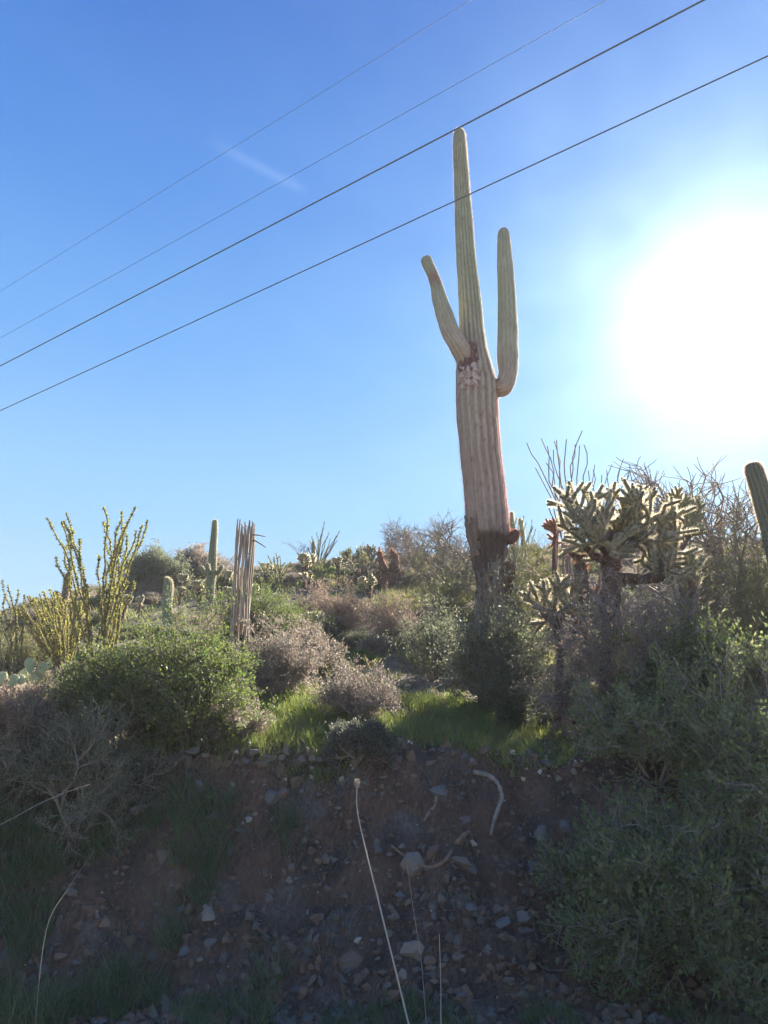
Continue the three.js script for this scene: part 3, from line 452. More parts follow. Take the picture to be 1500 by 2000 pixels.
// ---------------------------------------------------------------- bare trees on the skyline
function bareTree(name, label, foot, o) {
  const r = rng(o.seed), g = thing(name, label, 'tree', foot, 'bare trees on the skyline'), w = new MB(), tw = new MB(), lf = new MB();
  const grow = (p, dir, len, rad, lv) => {
    const pts = [p.clone()], q = p.clone(), d = dir.clone(); for (let i = 0; i < 4; i++) { d.addScaledVector(rdir(r), 0.22).normalize(); q.addScaledVector(d, len / 4); pts.push(q.clone()); }
    (lv > 1 ? w : tw).tube(pts, [rad, rad * 0.62], lv > 2 ? 6 : 3, vary(o.bark, r, 0.25));
    if (lv <= 1) { for (let k = 0; k < (o.leaves || 0); k++) { const c = pts[1 + Math.floor(r() * 4)], a = rdir(r); lf.leaf(c.clone().addScaledVector(a, 0.02), a, perp(a, r), o.leafL * (0.6 + r()), o.leafL * 0.5, vary(o.leaf, r, 0.3)); } }
    if (lv <= 0) return;
    const n = lv > 3 ? 3 : o.fork || 4;
    for (let k = 0; k < n; k++) { const at = k === 0 ? 4 : 1 + Math.floor(r() * 4), c = d.clone().addScaledVector(rdir(r), o.spread || 0.9).add(V(0, o.lift ?? 0.06, 0)).normalize(); grow(pts[at].clone(), c, len * (0.6 + r() * 0.25), rad * 0.6, lv - 1); }
  };
  o.h = (EYE - foot.z * tyOf(o.top) - foot.y) * 0.92;
  for (let k = 0; k < o.stems; k++) grow(V((r() - 0.5) * 0.3, -0.1, (r() - 0.5) * 0.3), V((k / (o.stems - 1 || 1) - 0.5) * o.open, 1, (r() - 0.5) * o.open).normalize(), o.h * 0.4, o.h * 0.022, o.lv || 4);
  mesh('trunk', w.geo(), M.wood, g); const c = mesh('crown', tw.geo(), M.wood, g); if (lf.n) mesh('leaves', lf.geo(), M.leaf, c); return g;
}
bareTree('bare_tree', 'feathery bare tree on the skyline under the sun glare', spot(1395, 13.5), { seed: 401, top: 862, stems: 3, open: 1.0, bark: [0.3, 0.26, 0.24], fork: 4, leaves: 3, leafL: 0.025, leaf: [0.15, 0.12, 0.08], spread: 0.85 });
bareTree('bare_tree', 'hazy bare tree beside the leaning saguaro at the right edge', spot(1490, 12.5), { seed: 403, top: 880, stems: 3, open: 0.8, bark: [0.3, 0.26, 0.23], fork: 4, leaves: 4, leafL: 0.025, leaf: [0.16, 0.14, 0.07] });
bareTree('bare_tree', 'bare tree standing directly left of the giant saguaro trunk', spot(903, 19), { seed: 405, top: 978, stems: 3, open: 1.2, bark: [0.17, 0.14, 0.12], fork: 5, leaves: 2, leafL: 0.03, leaf: [0.12, 0.11, 0.08] });
bareTree('bare_tree', 'wide bare tree on the skyline, middle of three left of the giant', spot(840, 24), { seed: 407, top: 1000, stems: 4, open: 1.8, bark: [0.18, 0.145, 0.13], fork: 5, leaves: 2, leafL: 0.03, leaf: [0.12, 0.11, 0.08] });
bareTree('bare_tree', 'twiggy bare tree on the skyline around the thin saguaro', spot(786, 27), { seed: 409, top: 1003, stems: 3, open: 1.3, bark: [0.18, 0.145, 0.13], fork: 5, leaves: 2, leafL: 0.03, leaf: [0.12, 0.11, 0.08] });
bareTree('bare_tree', 'slender bare sapling on the ridge left of the dark ocotillo', spot(588, 27), { seed: 411, top: 1043, stems: 2, open: 0.9, bark: [0.15, 0.13, 0.11], fork: 3, leaves: 1, leafL: 0.03, leaf: [0.12, 0.11, 0.08] });

// ---------------------------------------------------------------- shrubs
function shrubGeo(o) {
  const r = rng(o.seed), w = new MB(), lf = new MB();
  const put = (p, dir, n) => { for (let k = 0; k < n; k++) { const a = rdir(r).multiplyScalar(0.8).add(dir).add(V(0, 0.3, 0)).normalize(), q = p.clone().addScaledVector(rdir(r), o.leafL * 0.9); lf.leaf(q, a, perp(a, r), o.leafL * (0.6 + r() * 0.7), o.leafW * (0.7 + r() * 0.5), vary(pick(o.leaf, r), r, 0.28)); } };
  const seg = (p, d0, len, rad, lv) => {
    const pts = [p.clone()], q = p.clone(), d = d0.clone(); for (let i = 0; i < 3; i++) { d.addScaledVector(rdir(r), 0.25).normalize(); q.addScaledVector(d, len / 3); pts.push(q.clone()); }
    w.tube(pts, [Math.max(rad, 0.0026), Math.max(rad * 0.6, 0.0018)], lv > 1 ? 4 : 3, vary(o.stem, r, 0.3));
    if (lv <= 1) for (let i = 1; i < 4; i++) put(pts[i], d, lv ? o.leaves * 0.5 : o.leaves);
    if (lv <= 0) return;
    for (let k = 0; k < o.fork; k++) { const at = k === 0 ? 3 : 1 + Math.floor(r() * 3), c = d.clone().addScaledVector(rdir(r), 0.85).add(V(0, o.lift ?? 0.1, 0)).normalize(); seg(pts[at], c, len * (0.55 + r() * 0.3), rad * 0.62, lv - 1); }
  };
  for (let k = 0; k < o.stems; k++) {
    const a = (k + r()) / o.stems * Math.PI * 2, t = Math.sqrt(r()) * (o.flat ?? clamp(1.7 * o.R / o.H, 0.55, 1.2)), dir = V(Math.cos(a) * Math.sin(t), Math.cos(t), Math.sin(a) * Math.sin(t)), reach = 1 / Math.hypot(Math.hypot(dir.x, dir.z) / o.R, dir.y / o.H);
    seg(V(Math.cos(a) * 0.06 * o.R, -0.05, Math.sin(a) * 0.06 * o.R), dir, reach * 0.56, (o.rad ?? 0.012) * (0.7 + 0.5 * r()), o.lv ?? 3);
  }
  return { stems: w.geo(), foliage: lf.n ? lf.geo() : null };
}
const kinds = {
  green: { stem: [0.14, 0.11, 0.09], leaf: [[0.11, 0.155, 0.035], [0.15, 0.18, 0.045], [0.075, 0.115, 0.03]], leafL: 0.026, leafW: 0.015, leaves: 4, fork: 4, stems: 13 },
  jojoba: { stem: [0.27, 0.23, 0.2], leaf: [[0.17, 0.2, 0.085], [0.13, 0.175, 0.06], [0.2, 0.22, 0.1]], leafL: 0.05, leafW: 0.028, leaves: 1.8, fork: 4, stems: 12 },
  grey: { stem: [0.25, 0.205, 0.185], leaf: [[0.21, 0.18, 0.14], [0.17, 0.16, 0.12], [0.26, 0.2, 0.165]], leafL: 0.03, leafW: 0.014, leaves: 1.1, fork: 4, stems: 13, rad: 0.013 },
  dry: { stem: [0.28, 0.21, 0.17], leaf: [[0.30, 0.22, 0.16], [0.23, 0.17, 0.13]], leafL: 0.028, leafW: 0.013, leaves: 1.1, fork: 4, stems: 14, rad: 0.012 },
  sage: { stem: [0.17, 0.15, 0.12], leaf: [[0.14, 0.155, 0.09], [0.17, 0.18, 0.11], [0.11, 0.13, 0.07]], leafL: 0.03, leafW: 0.016, leaves: 2.6, fork: 4, stems: 12 },
  olive: { stem: [0.15, 0.12, 0.08], leaf: [[0.13, 0.135, 0.045], [0.16, 0.15, 0.05], [0.10, 0.11, 0.04]], leafL: 0.03, leafW: 0.014, leaves: 3, fork: 4, stems: 12 },
};
const cache = {};
function shrub(name, label, kind, foot, R, Hh, o = {}) {
  const g = thing(name, label, 'bush', foot, o.group), geo = shrubGeo({ ...kinds[kind], seed: o.seed, R, H: Hh, ...o });
  mesh('stems', geo.stems, M.wood, g); if (geo.foliage) mesh('foliage', geo.foliage, M.leaf, g); g.rotation.y = (o.seed % 7) * 0.9; return g;
}
// [name, label, kind, px of middle, d, half width px, top py, options]
const bushes = [
  ['green_bush', 'big dense green bush on the bank edge in front of the dead ribs', 'green', 368, 7.7, 110, 1242, { lv: 4, stems: 15, leaves: 2.6, leafL: 0.03 }],
  ['green_bush', 'shaded green bush at the left below the big leafy ocotillo', 'green', 225, 7.9, 115, 1272, { lv: 4, stems: 14, leaves: 2.4 }],
  ['green_bush', 'dark olive bush low on the bank at far left', 'sage', 150, 7.0, 125, 1395, { lv: 4, stems: 12, leaves: 1.4, rad: 0.015, stem: [0.24, 0.2, 0.17] }],
  ['dry_bush', 'pale dry fuzzy bush at the left edge of the view', 'dry', 15, 7.2, 85, 1340, { lv: 4, stems: 22 }],
  ['twiggy_bush', 'brown twiggy bush beside the fallen branch on the bank edge', 'grey', 450, 7.75, 60, 1370, { lv: 4, stems: 9 }],
  ['twiggy_bush', 'grey twiggy bush in the middle of the sunlit grass', 'grey', 705, 8.9, 75, 1275, { lv: 4, stems: 9, fork: 4, leaves: 0.8 }],
  ['twiggy_bush', 'grey leafed bush just behind and left of the giant saguaro foot', 'sage', 850, 11.2, 50, 1180, { lv: 4, stems: 8, leaves: 0.9, leafL: 0.036, leafW: 0.02 }],
  ['leafy_bush', 'dark leafy bush in front of the giant saguaro foot', 'sage', 958, 9.55, 30, 1090, { lv: 4, stems: 11, leaves: 1.0, flat: 0.3, leafL: 0.04, leafW: 0.022 }],
  ['leafy_bush', 'loose leafy bush right of the giant saguaro foot', 'sage', 1012, 9.0, 26, 1225, { lv: 4, stems: 8, leaves: 1.2 }],
  ['twiggy_bush', 'blue grey bush hanging over the bank edge in the centre', 'grey', 705, 7.4, 70, 1432, { lv: 4, stems: 9, fork: 4, leaf: [[0.09, 0.10, 0.075], [0.12, 0.12, 0.09]], leaves: 2 }],
  ['twiggy_bush', 'grey twiggy bush below the big glowing cholla', 'grey', 1215, 8.1, 60, 1150, { lv: 4, stems: 12, leaves: 1.4, flat: 0.55 }],
  ['leafy_bush', 'bright leafy bush right of the glowing cholla foot', 'green', 1345, 7.7, 80, 1200, { lv: 4, stems: 10, leaves: 2, leafL: 0.04, leafW: 0.026 }],
  ['tall_bush', 'tall olive bush rising behind the cholla at right', 'sage', 1445, 12, 70, 1045, { lv: 4, stems: 12, leaves: 2 }],
  ['tall_bush', 'tall olive bush on the right edge under the leaning saguaro', 'olive', 1505, 9.8, 80, 1090, { lv: 4, stems: 10, leaves: 2 }],
  ['twiggy_bush', 'wide tangled bush spilling down the right of the bank', 'jojoba', 1280, 7.2, 120, 1320, { lv: 4, stems: 8, leaves: 0.6, rad: 0.016 }],
  ['leafy_bush', 'sunlit leafy bush at the right edge above the bank', 'jojoba', 1450, 6.9, 110, 1310, { lv: 4, stems: 8, leaves: 1.1, rad: 0.016 }],
  ['jojoba_bush', 'pale leafed jojoba bush covering the lower right of the bank', 'jojoba', 1260, 6.2, 125, 1550, { lv: 4, stems: 8, leaves: 1.1, rad: 0.015 }],
  ['jojoba_bush', 'dark jojoba bush in the bottom right corner of the view', 'jojoba', 1440, 5.9, 150, 1560, { lv: 4, stems: 10, leaves: 1.2, rad: 0.015, leaf: [[0.09, 0.135, 0.045], [0.13, 0.16, 0.06]] }],
  ['green_bush', 'rounded olive bush behind the big glowing cholla at skyline', 'olive', 1065, 16, 50, 1058, { lv: 3, stems: 18, leaves: 3 }],
  ['green_bush', 'broad olive bush on the skyline left of the giant saguaro', 'olive', 850, 17, 75, 1085, { lv: 3, stems: 16, leaves: 2, leafL: 0.04 }],
  ['dry_bush', 'pinkish dry bush below the dark dead cholla clump', 'dry', 650, 15, 42, 1142, { lv: 4, stems: 12 }],
  ['dry_bush', 'small rusty bush right of the dead cholla foot', 'dry', 760, 13.5, 32, 1150, { lv: 3, stems: 14 }],
  ['twiggy_bush', 'grey brush mound right of the dead ribs foot', 'grey', 548, 9.6, 42, 1240, { lv: 4, stems: 10 }],
  ['twiggy_bush', 'purplish twiggy bush wrapped round the nearest pale cholla', 'grey', 605, 11, 45, 1236, { lv: 4, stems: 14 }],
  ['dry_bush', 'tan dry bush between slim saguaro and dead ribs', 'dry', 425, 13, 30, 1180, { lv: 3, stems: 14 }],
  ['green_bush', 'dark green bush mound under the skyline saguaros at far left', 'olive', 40, 13, 70, 1195, { lv: 3, stems: 16, leaves: 3 }],
  ['green_bush', 'bushy grey green thicket on the skyline behind the bent saguaro', 'sage', 300, 24, 60, 1098, { lv: 4, stems: 20, leaves: 3, leafL: 0.05, leafW: 0.03 }],
  ['green_bush', 'brown grey thicket on the skyline behind the slim saguaro', 'grey', 385, 26, 55, 1090, { lv: 4, stems: 20, leaves: 3, leafL: 0.05, leafW: 0.03 }],
  ['green_bush', 'olive bush on the skyline left of the short dark saguaro', 'olive', 695, 28, 28, 1075, { lv: 3, stems: 16, leaves: 4, leafL: 0.06, leafW: 0.03 }],
  ['green_bush', 'green bush at the left foot of the slope below pale chollas', 'green', 505, 12.5, 50, 1165, { lv: 4, stems: 16, leaves: 3 }],
];
bushes.forEach(([name, label, kind, px, d, hw, top, o], i) => {
  const f = spot(px, d), y1 = EYE + d * tyOf(top);
  shrub(name, label, kind, f, hw * metre(f), Math.max(0.3, y1 - f.y), { ...o, seed: 500 + i, group: undefined });
});

// uncountable low brush over the slope, a few kinds, drawn as masses
{
  const r = rng(77), protos = [];
  const list = [['grey', 0.55, 0.5], ['dry', 0.5, 0.42], ['sage', 0.5, 0.5], ['green', 0.5, 0.45], ['olive', 0.5, 0.45], ['grey', 0.6, 0.6]];
  for (const [k, R, h] of list) { const q = shrubGeo({ ...kinds[k], seed: 900 + protos.length, R, H: h, lv: 3, stems: 16, leaves: kinds[k].leaves * 1.2, leafL: kinds[k].leafL * 1.35, leafW: kinds[k].leafW * 1.4 }); protos.push({ q, mats: [] }); }
  for (const [px, py, rr] of [[665, 1190, 0.9], [600, 1222, 0.6], [545, 1212, 0.7], [800, 1180, 0.9], [830, 1160, 0.8], [20, 1270, 0.8]]) { const c = hit(px, py); if (c) keep.push([c.x, c.z, rr], [c.x * 0.95, c.z * 0.95, rr], [c.x + 0.55, c.z - 1, rr]); }
  const clear = [[-1.4, -8.6, 1.5], [1.0, -8.1, 1.25], [0.3, -7.9, 1.2], [-0.6, -9.6, 1.2], [0.2, -10.6, 1.2], [-1.9, -8, 0.8], [1.7, -9.2, 0.9], [1.0, -11.8, 1]];
  for (let k = 0; k < 3200; k++) {
    const d = 8.2 + Math.pow(r(), 0.8) * 27, u = (r() * 2 - 1) * 0.78, x = u * d, z = -d;
    const patch = fbm(x * 0.22 + 40, z * 0.22, 3); if (patch < -0.18 && r() < 0.75) continue;
    if (keep.some(([cx, cz, cr]) => Math.hypot(x - cx, z - cz) < cr)) continue;
    if (clear.some(([cx, cz, cr]) => Math.hypot(x - cx, z - cz) < cr)) continue;
    const n = n2(x * 0.35, z * 0.35 + 70) + (r() - 0.5) * 1.1, t = n < -0.5 ? 3 : n < -0.15 ? 4 : n < 0.2 ? 0 : n < 0.45 ? 2 : n < 0.75 ? 1 : 5;
    const s = (0.3 + r() * 0.5) * (d < 12 ? 0.8 : 1) * (d < 12.5 && Math.abs(x - 0.55 * (d - 8.3) + 0.2) < 2 ? 0.55 : 1), m = new THREE.Matrix4().compose(onGround(x, z, -0.02), new THREE.Quaternion().setFromAxisAngle(V(0, 1, 0), r() * 6.28), V(s, s * (0.75 + r() * 0.5), s));
    protos[t].mats.push([m, 0.7 + r() * 0.6]);
  }
  const words = ['grey twiggy', 'tan dry', 'grey green', 'small leafed green', 'olive', 'taller grey'];
  protos.forEach(({ q, mats }, i) => {
    const g = new THREE.Group(); g.name = numbered('hillside_brush'); scene.add(g); tag(g, words[i] + ' low brush covering the slope up to the ridge', 'brush', null, 'stuff');
    for (const [nm, geo, mat] of [['stems', q.stems, M.wood], ['foliage', q.foliage, M.leaf]]) { const im = new THREE.InstancedMesh(geo, mat, mats.length); im.name = nm; im.userData.kind = 'stuff'; mats.forEach(([m, k], j) => { im.setMatrixAt(j, m); im.setColorAt(j, new THREE.Color().setRGB(k, k, k)); }); im.castShadow = im.receiveShadow = true; g.add(im); }
  });
}

// ---------------------------------------------------------------- grass
{
  const r = rng(88);
  const tuft = (seed, n, len, wid, spread, cols) => { const q = rng(seed), b = new MB(); for (let k = 0; k < n; k++) { const a = q() * 6.28, rr = Math.sqrt(q()) * spread, p = V(Math.cos(a) * rr, -0.02, Math.sin(a) * rr), d = V((q() - 0.5) * 1.5, 1, (q() - 0.5) * 1.5).normalize(), L = len * (0.5 + q() * 0.7), m = p.clone().addScaledVector(d, L * 0.55), d2 = d.clone().add(V((q() - 0.5) * 1.2, -0.15, (q() - 0.5) * 1.2)).normalize(), tip = m.clone().addScaledVector(d2, L * 0.45), s = perp(d, q), w = wid / 2, c = vary(pick(cols, q), q, 0.25), i = b.n; b.v(p.x - s.x * w, p.y, p.z - s.z * w, c); b.v(p.x + s.x * w, p.y, p.z + s.z * w, c); b.v(m.x - s.x * w * 0.8, m.y, m.z - s.z * w * 0.8, c); b.v(m.x + s.x * w * 0.8, m.y, m.z + s.z * w * 0.8, c); b.v(tip.x, tip.y, tip.z, c); b.i.push(i, i + 1, i + 3, i, i + 3, i + 2, i + 2, i + 3, i + 4); } return b.geo(); };
  const fresh = [[0.17, 0.23, 0.04], [0.21, 0.25, 0.05], [0.13, 0.19, 0.035]], old = [[0.24, 0.2, 0.1], [0.16, 0.18, 0.06]], deep = [[0.06, 0.12, 0.03], [0.05, 0.095, 0.03], [0.1, 0.14, 0.04], [0.2, 0.18, 0.1]];
  const scatter = (name, label, geo, pts) => { const im = new THREE.InstancedMesh(geo, M.grass, pts.length); im.name = numbered(name); tag(im, label, 'grass', null, 'stuff'); pts.forEach(([x, z, s], j) => { im.setMatrixAt(j, new THREE.Matrix4().compose(onGround(x, z), new THREE.Quaternion().setFromAxisAngle(V(0, 1, 0), r() * 6.28), V(s, s * (0.7 + r() * 0.6), s))); const k = 0.75 + r() * 0.5; im.setColorAt(j, new THREE.Color().setRGB(k * (0.9 + r() * 0.25), k, k)); }); im.castShadow = im.receiveShadow = true; scene.add(im); };
  const rimPatch = [], slope = [], weeds = [], drygr = [];
  for (let k = 0; k < 5200; k++) { const x = -2.6 + r() * 4.6, d = 7.35 + Math.pow(r(), 1.2) * 2.6; const m = fbm(x * 0.9 + 3, d * 0.9, 3); if (m < -0.28) continue; if (x > 1.35 && r() < 0.7) continue; if (d < 7.7 && r() < 0.6) continue; rimPatch.push([x, -d, 0.6 + r() * 0.9]); }
  for (let k = 0; k < 9000; k++) { const d = 8 + Math.pow(r(), 0.7) * 24, x = (r() * 2 - 1) * 0.72 * d; if (fbm(x * 0.35 + 11, d * 0.35, 3) < 0.0) continue; slope.push([x, -d, (0.8 + r() * 0.9) * (d > 14 ? 1.5 : 1)]); }
  for (let k = 0; k < 3600; k++) { const x = -5.2 + r() * 4.4, d = 4.3 + r() * 2.8; if (fbm(x * 0.8 + 50, d * 0.9, 3) < -0.1 + 0.35 * sstep(x, -3.2, -1)) continue; if (d > 5.25) weeds.push([x, -d, 0.6 + r() * 0.9]); }
  for (let k = 0; k < 1500; k++) { const x = -1.5 + r() * 5.5, d = 4.5 + r() * 1.35; if (fbm(x * 1.1 + 80, d, 3) < 0.02) continue; if (d > 5.35) weeds.push([x, -d, 0.4 + r() * 0.5]); }
  for (let k = 0; k < 700; k++) { const x = -5 + r() * 9.5, d = 5.2 + r() * 2.2; if (fbm(x * 1.3 + 90, d * 1.3, 3) < 0.1) continue; drygr.push([x, -d, 0.6 + r() * 0.6]); }
  for (const [px, py, n, rr] of [[665, 1190, 150, 0.9], [600, 1222, 90, 0.7], [545, 1212, 110, 0.7], [800, 1180, 150, 0.9], [830, 1160, 120, 0.9], [1060, 1215, 90, 0.5], [1040, 1300, 120, 0.5], [20, 1270, 200, 0.8], [1455, 1250, 90, 0.6], [590, 1300, 120, 0.5], [850, 1290, 60, 0.4]]) { const c = hit(px, py); for (let k = 0; c && k < n; k++) { const a = r() * 6.28, q = Math.sqrt(r()) * rr; slope.push([c.x + Math.cos(a) * q * 1.4, c.z + Math.sin(a) * q, 1.1 + r() * 0.8]); } }
  scatter('grass', 'bright sunlit green grass along the top of the bank', tuft(1, 16, 0.15, 0.0065, 0.08, [...fresh, ...fresh, ...old]), rimPatch);
  scatter('grass', 'yellow green grass between bushes on the slope', tuft(2, 16, 0.16, 0.008, 0.1, [...fresh, ...old]), slope);
  scatter('weeds', 'dark green grass and weeds at the foot of the bank', tuft(3, 18, 0.26, 0.007, 0.08, deep), weeds);
  scatter('dry_grass', 'thin straw tufts on the shaded bank', tuft(4, 9, 0.2, 0.003, 0.04, old), drygr);
}

// ---------------------------------------------------------------- stones, gravel, roots, stalks
{
  const r = rng(99), shapes = [];
  for (let k = 0; k < 14; k++) { const pts = [], fl = 0.35 + r() * 0.5, el = 0.6 + r() * 0.4; for (let i = 0; i < 15; i++) { const d = rdir(r); pts.push(V(d.x * (0.8 + r() * 0.4), d.y * fl, d.z * el)); } const g = new ConvexGeometry(pts); shapes.push(g); }
  const tones = [[0.14, 0.125, 0.115], [0.17, 0.13, 0.105], [0.13, 0.085, 0.065], [0.125, 0.118, 0.115], [0.22, 0.18, 0.145], [0.15, 0.1, 0.075]].map((c) => new THREE.MeshStandardMaterial({ color: new THREE.Color().setRGB(...c), roughness: 0.95, flatShading: true, bumpMap: soilBump, bumpScale: 0.004 }));
  const white = new THREE.MeshStandardMaterial({ color: new THREE.Color().setRGB(0.36, 0.31, 0.26), roughness: 0.9, flatShading: true });
  const stone = (x, z, s, mat, tilt, sink = 0.25) => { const m = mesh('stone', pick(shapes, r), mat, ground); m.position.copy(onGround(x, z, s * (0.25 - sink))); m.rotation.set((r() - 0.5) * 0.6 + tilt[0], r() * 6.28, (r() - 0.5) * 0.6 + tilt[1]); m.scale.setScalar(s); return m; };
  const atPx = (px, py, s, k, tilt = [0.5, 0]) => { const p = hit(px, py); if (!p) return; const m = stone(p.x, p.z, s * 0.85 * metre(p), k < 0 ? white : tones[k], tilt, 0.0); return m; };
  // the slabby ledge and the stones one can pick out in the photograph
  for (const [px, py, s, k] of [[520, 1490, 24, 0], [560, 1475, 26, 1], [590, 1505, 20, 0], [612, 1490, 16, 1], [545, 1515, 22, 2], [575, 1540, 22, 5], [550, 1556, 20, 1], [595, 1470, 14, 3], [610, 1455, 13, 1], [505, 1505, 16, 5], [375, 1480, 24, 3], [360, 1495, 18, 0], [440, 1470, 16, 1], [390, 1450, 10, -1], [500, 1455, 8, -1], [485, 1605, 11, -1], [498, 1600, 9, 4], [475, 1612, 8, -1], [388, 1550, 18, 3], [420, 1600, 18, 3], [1000, 1480, 9, -1], [1050, 1440, 7, -1], [1170, 1475, 22, 4], [1192, 1472, 12, -1], [1128, 1497, 12, 1], [1110, 1440, 20, 0], [905, 1700, 24, 1], [920, 1708, 18, 0], [840, 1680, 26, 2], [925, 1662, 12, -1], [935, 1665, 8, 4], [805, 1868, 30, 4], [815, 1872, 22, 4], [780, 1752, 14, 3], [1020, 1800, 24, 0], [985, 1810, 26, 3], [1095, 1975, 30, 0], [520, 1835, 14, 0], [570, 1710, 13, 1], [565, 1725, 10, 4], [1105, 1630, 22, 3], [1060, 1640, 26, 3], [880, 1340, 24, 0], [925, 1335, 26, 2], [940, 1345, 20, 1], [985, 1370, 15, 1], [960, 1362, 10, 0], ...Array.from({ length: 26 }, (_, k) => [350 + k * 29 + 14 * Math.sin(k * 5), 1492 + 10 * Math.sin(k * 2.3) - (k > 14 ? 4 : 0), 10 + 9 * Math.abs(Math.sin(k * 1.7)), [0, 5, 1, 2, 3][k % 5]])]) atPx(px, py, s, k, [0.35, -0.25]);
  for (let k = 0; k < 240; k++) {
    const d = 5.4 + r() * 2.3, x = -3.6 + r() * 7.6, big = r() < 0.12; stone(x, -d, big ? 0.06 + r() * 0.07 : 0.018 + Math.pow(r(), 2) * 0.05, r() < 0.04 ? white : pick(tones, r), [0.4, 0], 0.45);
  }
  // gravel
  const pts = []; for (let k = 0; k < 17000; k++) { const bank = r() < 0.75, d = bank ? 5 + r() * 2.6 : 7.4 + r() * 1.5, x = bank ? -4.2 + r() * 8.6 : 0.6 + r() * 2.4; pts.push([x, d, 0.006 + Math.pow(r(), 3.5) * (d < 6.5 ? 0.05 : 0.035)]); }
  const gm = new THREE.MeshStandardMaterial({ color: 0xffffff, roughness: 0.95, flatShading: true }), im = new THREE.InstancedMesh(shapes[3], gm, pts.length); im.name = 'gravel'; tag(im, 'loose gravel and chips strewn over the bank', 'gravel', null, 'stuff');
  pts.forEach(([x, d, s], j) => { im.setMatrixAt(j, new THREE.Matrix4().compose(onGround(x, -d, s * 0.3), new THREE.Quaternion().setFromEuler(new THREE.Euler(r() * 6, r() * 6, r() * 6)), V(s, s, s))); const c = r() < (d > 7.3 ? 0.2 : s < 0.014 ? 0.04 : 0) ? [0.4, 0.35, 0.29] : pick([[0.13, 0.115, 0.105], [0.15, 0.105, 0.08], [0.13, 0.08, 0.058], [0.15, 0.09, 0.062], [0.11, 0.095, 0.085]], r); im.setColorAt(j, new THREE.Color().setRGB(...vary(c, r, 0.25))); }); im.castShadow = im.receiveShadow = true; scene.add(im);
  // roots hanging out of the cut
  const root = (label, list, r0, r1, col, lift = 0.02) => { const q = list.map(([px, py]) => hit(px, py)).filter(Boolean).map((p) => { p.y += lift; p.z += lift; return p; }), f = q[0].clone(), g = thing('exposed_root', label, 'root', f), b = new MB(), cv = new THREE.CatmullRomCurve3(q.map((p) => p.clone().sub(f))), pts = []; for (let i = 0; i <= 40; i++) pts.push(cv.getPoint(i / 40)); b.tube(pts, (t) => lerp(r0, r1, t) * (0.9 + 0.25 * n2(t * 12, 3)), 7, (t) => vary(col, () => 0.5 + 0.5 * n2(t * 20, 8), 0.3), true); mesh('root', b.geo(), M.wood, g); };
  root('grey bent root arching out of the cut bank at right', [[925, 1512], [955, 1520], [972, 1535], [980, 1560], [974, 1580], [965, 1605], [958, 1635]], 0.028, 0.016, [0.24, 0.21, 0.18], 0.02);
  root('brown curved root lying like a hook across the bank', [[915, 1628], [900, 1640], [885, 1660], [868, 1685], [845, 1697], [815, 1692], [790, 1675], [765, 1655]], 0.022, 0.012, [0.2, 0.13, 0.09], 0.015);
  root('short pale root sticking out of the middle of the bank', [[852, 1558], [850, 1575], [838, 1590], [828, 1606]], 0.016, 0.012, [0.22, 0.17, 0.13], 0.015);
  // dry stalks in front of the bank
  const stalk = (label, list, d0, d1, rad, col, plume) => { const P = list.map(([px, py], i) => U(px, py, lerp(d0, d1, i / (list.length - 1)))), f = P[0].clone(); const base = onGround(f.x + 0.02, f.z + 0.02); P.unshift(base.clone().add(V(0, -0.03, 0))); const g = thing('dry_stalk', label, 'dry stalk', base), b = new MB(), cv = new THREE.CatmullRomCurve3(P.map((p) => p.clone().sub(base))), pts = []; for (let i = 0; i <= 30; i++) pts.push(cv.getPoint(i / 30)); b.tube(pts, [rad, rad * 0.55], 5, col, true); mesh('stem', b.geo(), M.wood, g); if (plume) { const s = new MB(), q = rng(5); for (let k = 0; k < 130; k++) { const t = 0.955 + q() * 0.045, p = cv.getPoint(t), a = perp(cv.getTangent(t), q).addScaledVector(cv.getTangent(t), 0.6).normalize(); s.leaf(p, a, perp(a, q), 0.03, 0.006, vary([0.42, 0.36, 0.29], q)); } mesh('seed_head', s.geo(), M.leaf, g); } };
  stalk('long pale dry stalk with a tufted tip leaning across the bank', [[806, 2030], [770, 1885], [738, 1755], [712, 1650], [697, 1575], [698, 1525]], 5.2, 5.9, 0.007, [0.42, 0.37, 0.3], true);
  stalk('short upright dry stalk at the bottom of the picture', [[862, 2010], [861, 1930], [858, 1825]], 5.2, 5.35, 0.0045, [0.36, 0.33, 0.29]);
  stalk('hair thin dry stem beside the long pale stalk', [[836, 2020], [822, 1870], [808, 1780], [795, 1690]], 5.3, 5.6, 0.0022, [0.36, 0.32, 0.28]);
  stalk('thin dry stem slanting up at the far left', [[-60, 1660], [40, 1590], [110, 1555], [175, 1532]], 5.3, 5.9, 0.003, [0.34, 0.31, 0.27]);
  stalk('fine dry stem rising from the weeds at left', [[95, 1800], [130, 1740], [185, 1660]], 5.3, 5.6, 0.0022, [0.3, 0.3, 0.24]);
  { const a = hit(370, 1452), c = hit(482, 1372), f = a.clone(), g = thing('fallen_branch', 'grey fallen branch resting on the bank edge under the green bush', 'branch', f), b = new MB(), p0 = V(0, 0.03, 0.02), p1 = c.sub(f).add(V(0, 0.1, 0)); b.tube([p0, p0.clone().lerp(p1, 0.3).add(V(0, 0.03, 0)), p0.clone().lerp(p1, 0.7), p1], [0.014, 0.008], 6, [0.26, 0.22, 0.19], true); mesh('branch', b.geo(), M.wood, g); const t = new MB(); t.tube([p0.clone().lerp(p1, 0.5).add(V(0, 0.02, 0)), p0.clone().lerp(p1, 0.75).add(V(0.02, 0.1, 0.05))], [0.006, 0.003], 4, [0.26, 0.22, 0.19]); mesh('twig', t.geo(), M.wood, g); }
}

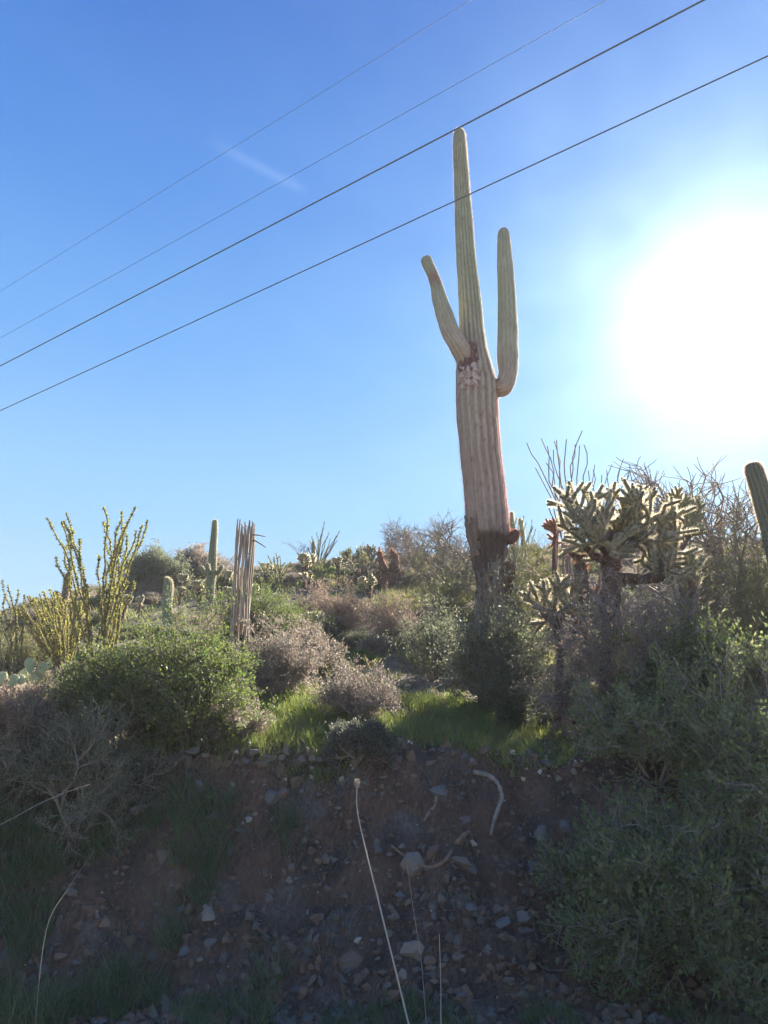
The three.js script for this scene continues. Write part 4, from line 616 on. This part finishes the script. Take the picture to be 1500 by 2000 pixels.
// prickly pear at the left edge
{
  const f = spot(62, 8.6), r = rng(131), g = thing('prickly_pear', 'prickly pear with pale backlit pads at the left below the ocotillos', 'prickly pear', f), d = 8.6;
  for (const [px, py, w, h, tilt, yaw] of [[46, 1316, 12, 9, 0.9, 0.4], [82, 1306, 12, 12, 0.2, 0.2], [92, 1302, 9, 11, -0.5, -0.3], [58, 1300, 13, 16, 0.3, 0.8], [70, 1325, 15, 16, 0, 0.5], [40, 1328, 12, 12, 0.8, 0], [3, 1325, 12, 14, 0, 0.2], [25, 1330, 13, 14, -0.4, 0.6]]) {
    const p = U(px, py, d + (r() - 0.5) * 0.25).sub(f), m = metre(f), s = new THREE.SphereGeometry(1, 18, 12), a = s.attributes.position, col = []; const c = vary([0.34, 0.36, 0.2], r, 0.15);
    for (let i = 0; i < a.count; i++) { const x = a.getX(i), y = a.getY(i), z = a.getZ(i); a.setXYZ(i, x * w * m * (0.78 + 0.22 * y), y * h * m, z * 0.016); col.push(...c); }
    s.setAttribute('color', new THREE.Float32BufferAttribute(col, 3)); s.computeVertexNormals(); const pm = mesh('pad', s, M.cactus, g); pm.position.copy(p); pm.rotation.set(-0.2, yaw, tilt);
    const sp = new MB(); for (let k = 0; k < 90; k++) { const x = r() * 2 - 1, y = r() * 2 - 1; if (x * x + y * y > 1) continue; const q = V(x * w * m * (0.78 + 0.22 * y), y * h * m, (r() < 0.5 ? -1 : 1) * 0.016 * Math.sqrt(1 - x * x - y * y)), dd = V(x * 0.6, y * 0.6, Math.sign(q.z)).addScaledVector(rdir(r), 0.5).normalize(); sp.spike(q, dd, perp(dd, r), 0.03, 0.0025, [0.7, 0.62, 0.45]); }
    mesh('spines', sp.geo(), M.spine, pm);
  }
}

// ---------------------------------------------------------------- power lines
{
  const dir = U(-1500, 1490, 10).sub(V(0, EYE, 0)); dir.y = 0; dir.normalize();
  const wire = (label, px, py, height, rad) => {
    const q = ray(px, py), t = (height - EYE) / q.y, p = V(q.x * t, height, q.z * t), pts = [];
    for (let i = 0; i <= 80; i++) { const s = (i / 80 - 0.5) * 150; pts.push(p.clone().addScaledVector(dir, s).add(V(0, 0.00016 * s * s, 0))); }
    const f = pts[40].clone(), b = new MB(); b.tube(pts.map((v) => v.clone().sub(f)), [rad, rad], 7, [1, 1, 1], true); const m = mesh('power_line', b.geo(), M.wire); m.position.copy(f); tag(m, label, 'power line', 'overhead power lines');
  };
  wire('lowest power line, crossing in front of the giant saguaro', 905, 385, 9.85, 0.0095);
  wire('second lowest power line, passing just above the giant saguaro tip', 880, 258, 10.6, 0.012);
  wire('third power line up, fainter than the two below', 600, 327, 11.6, 0.004);
  wire('topmost and faintest power line', 457, 287, 12.4, 0.0034);
}
shade(scene);
renderer.render(scene, camera);
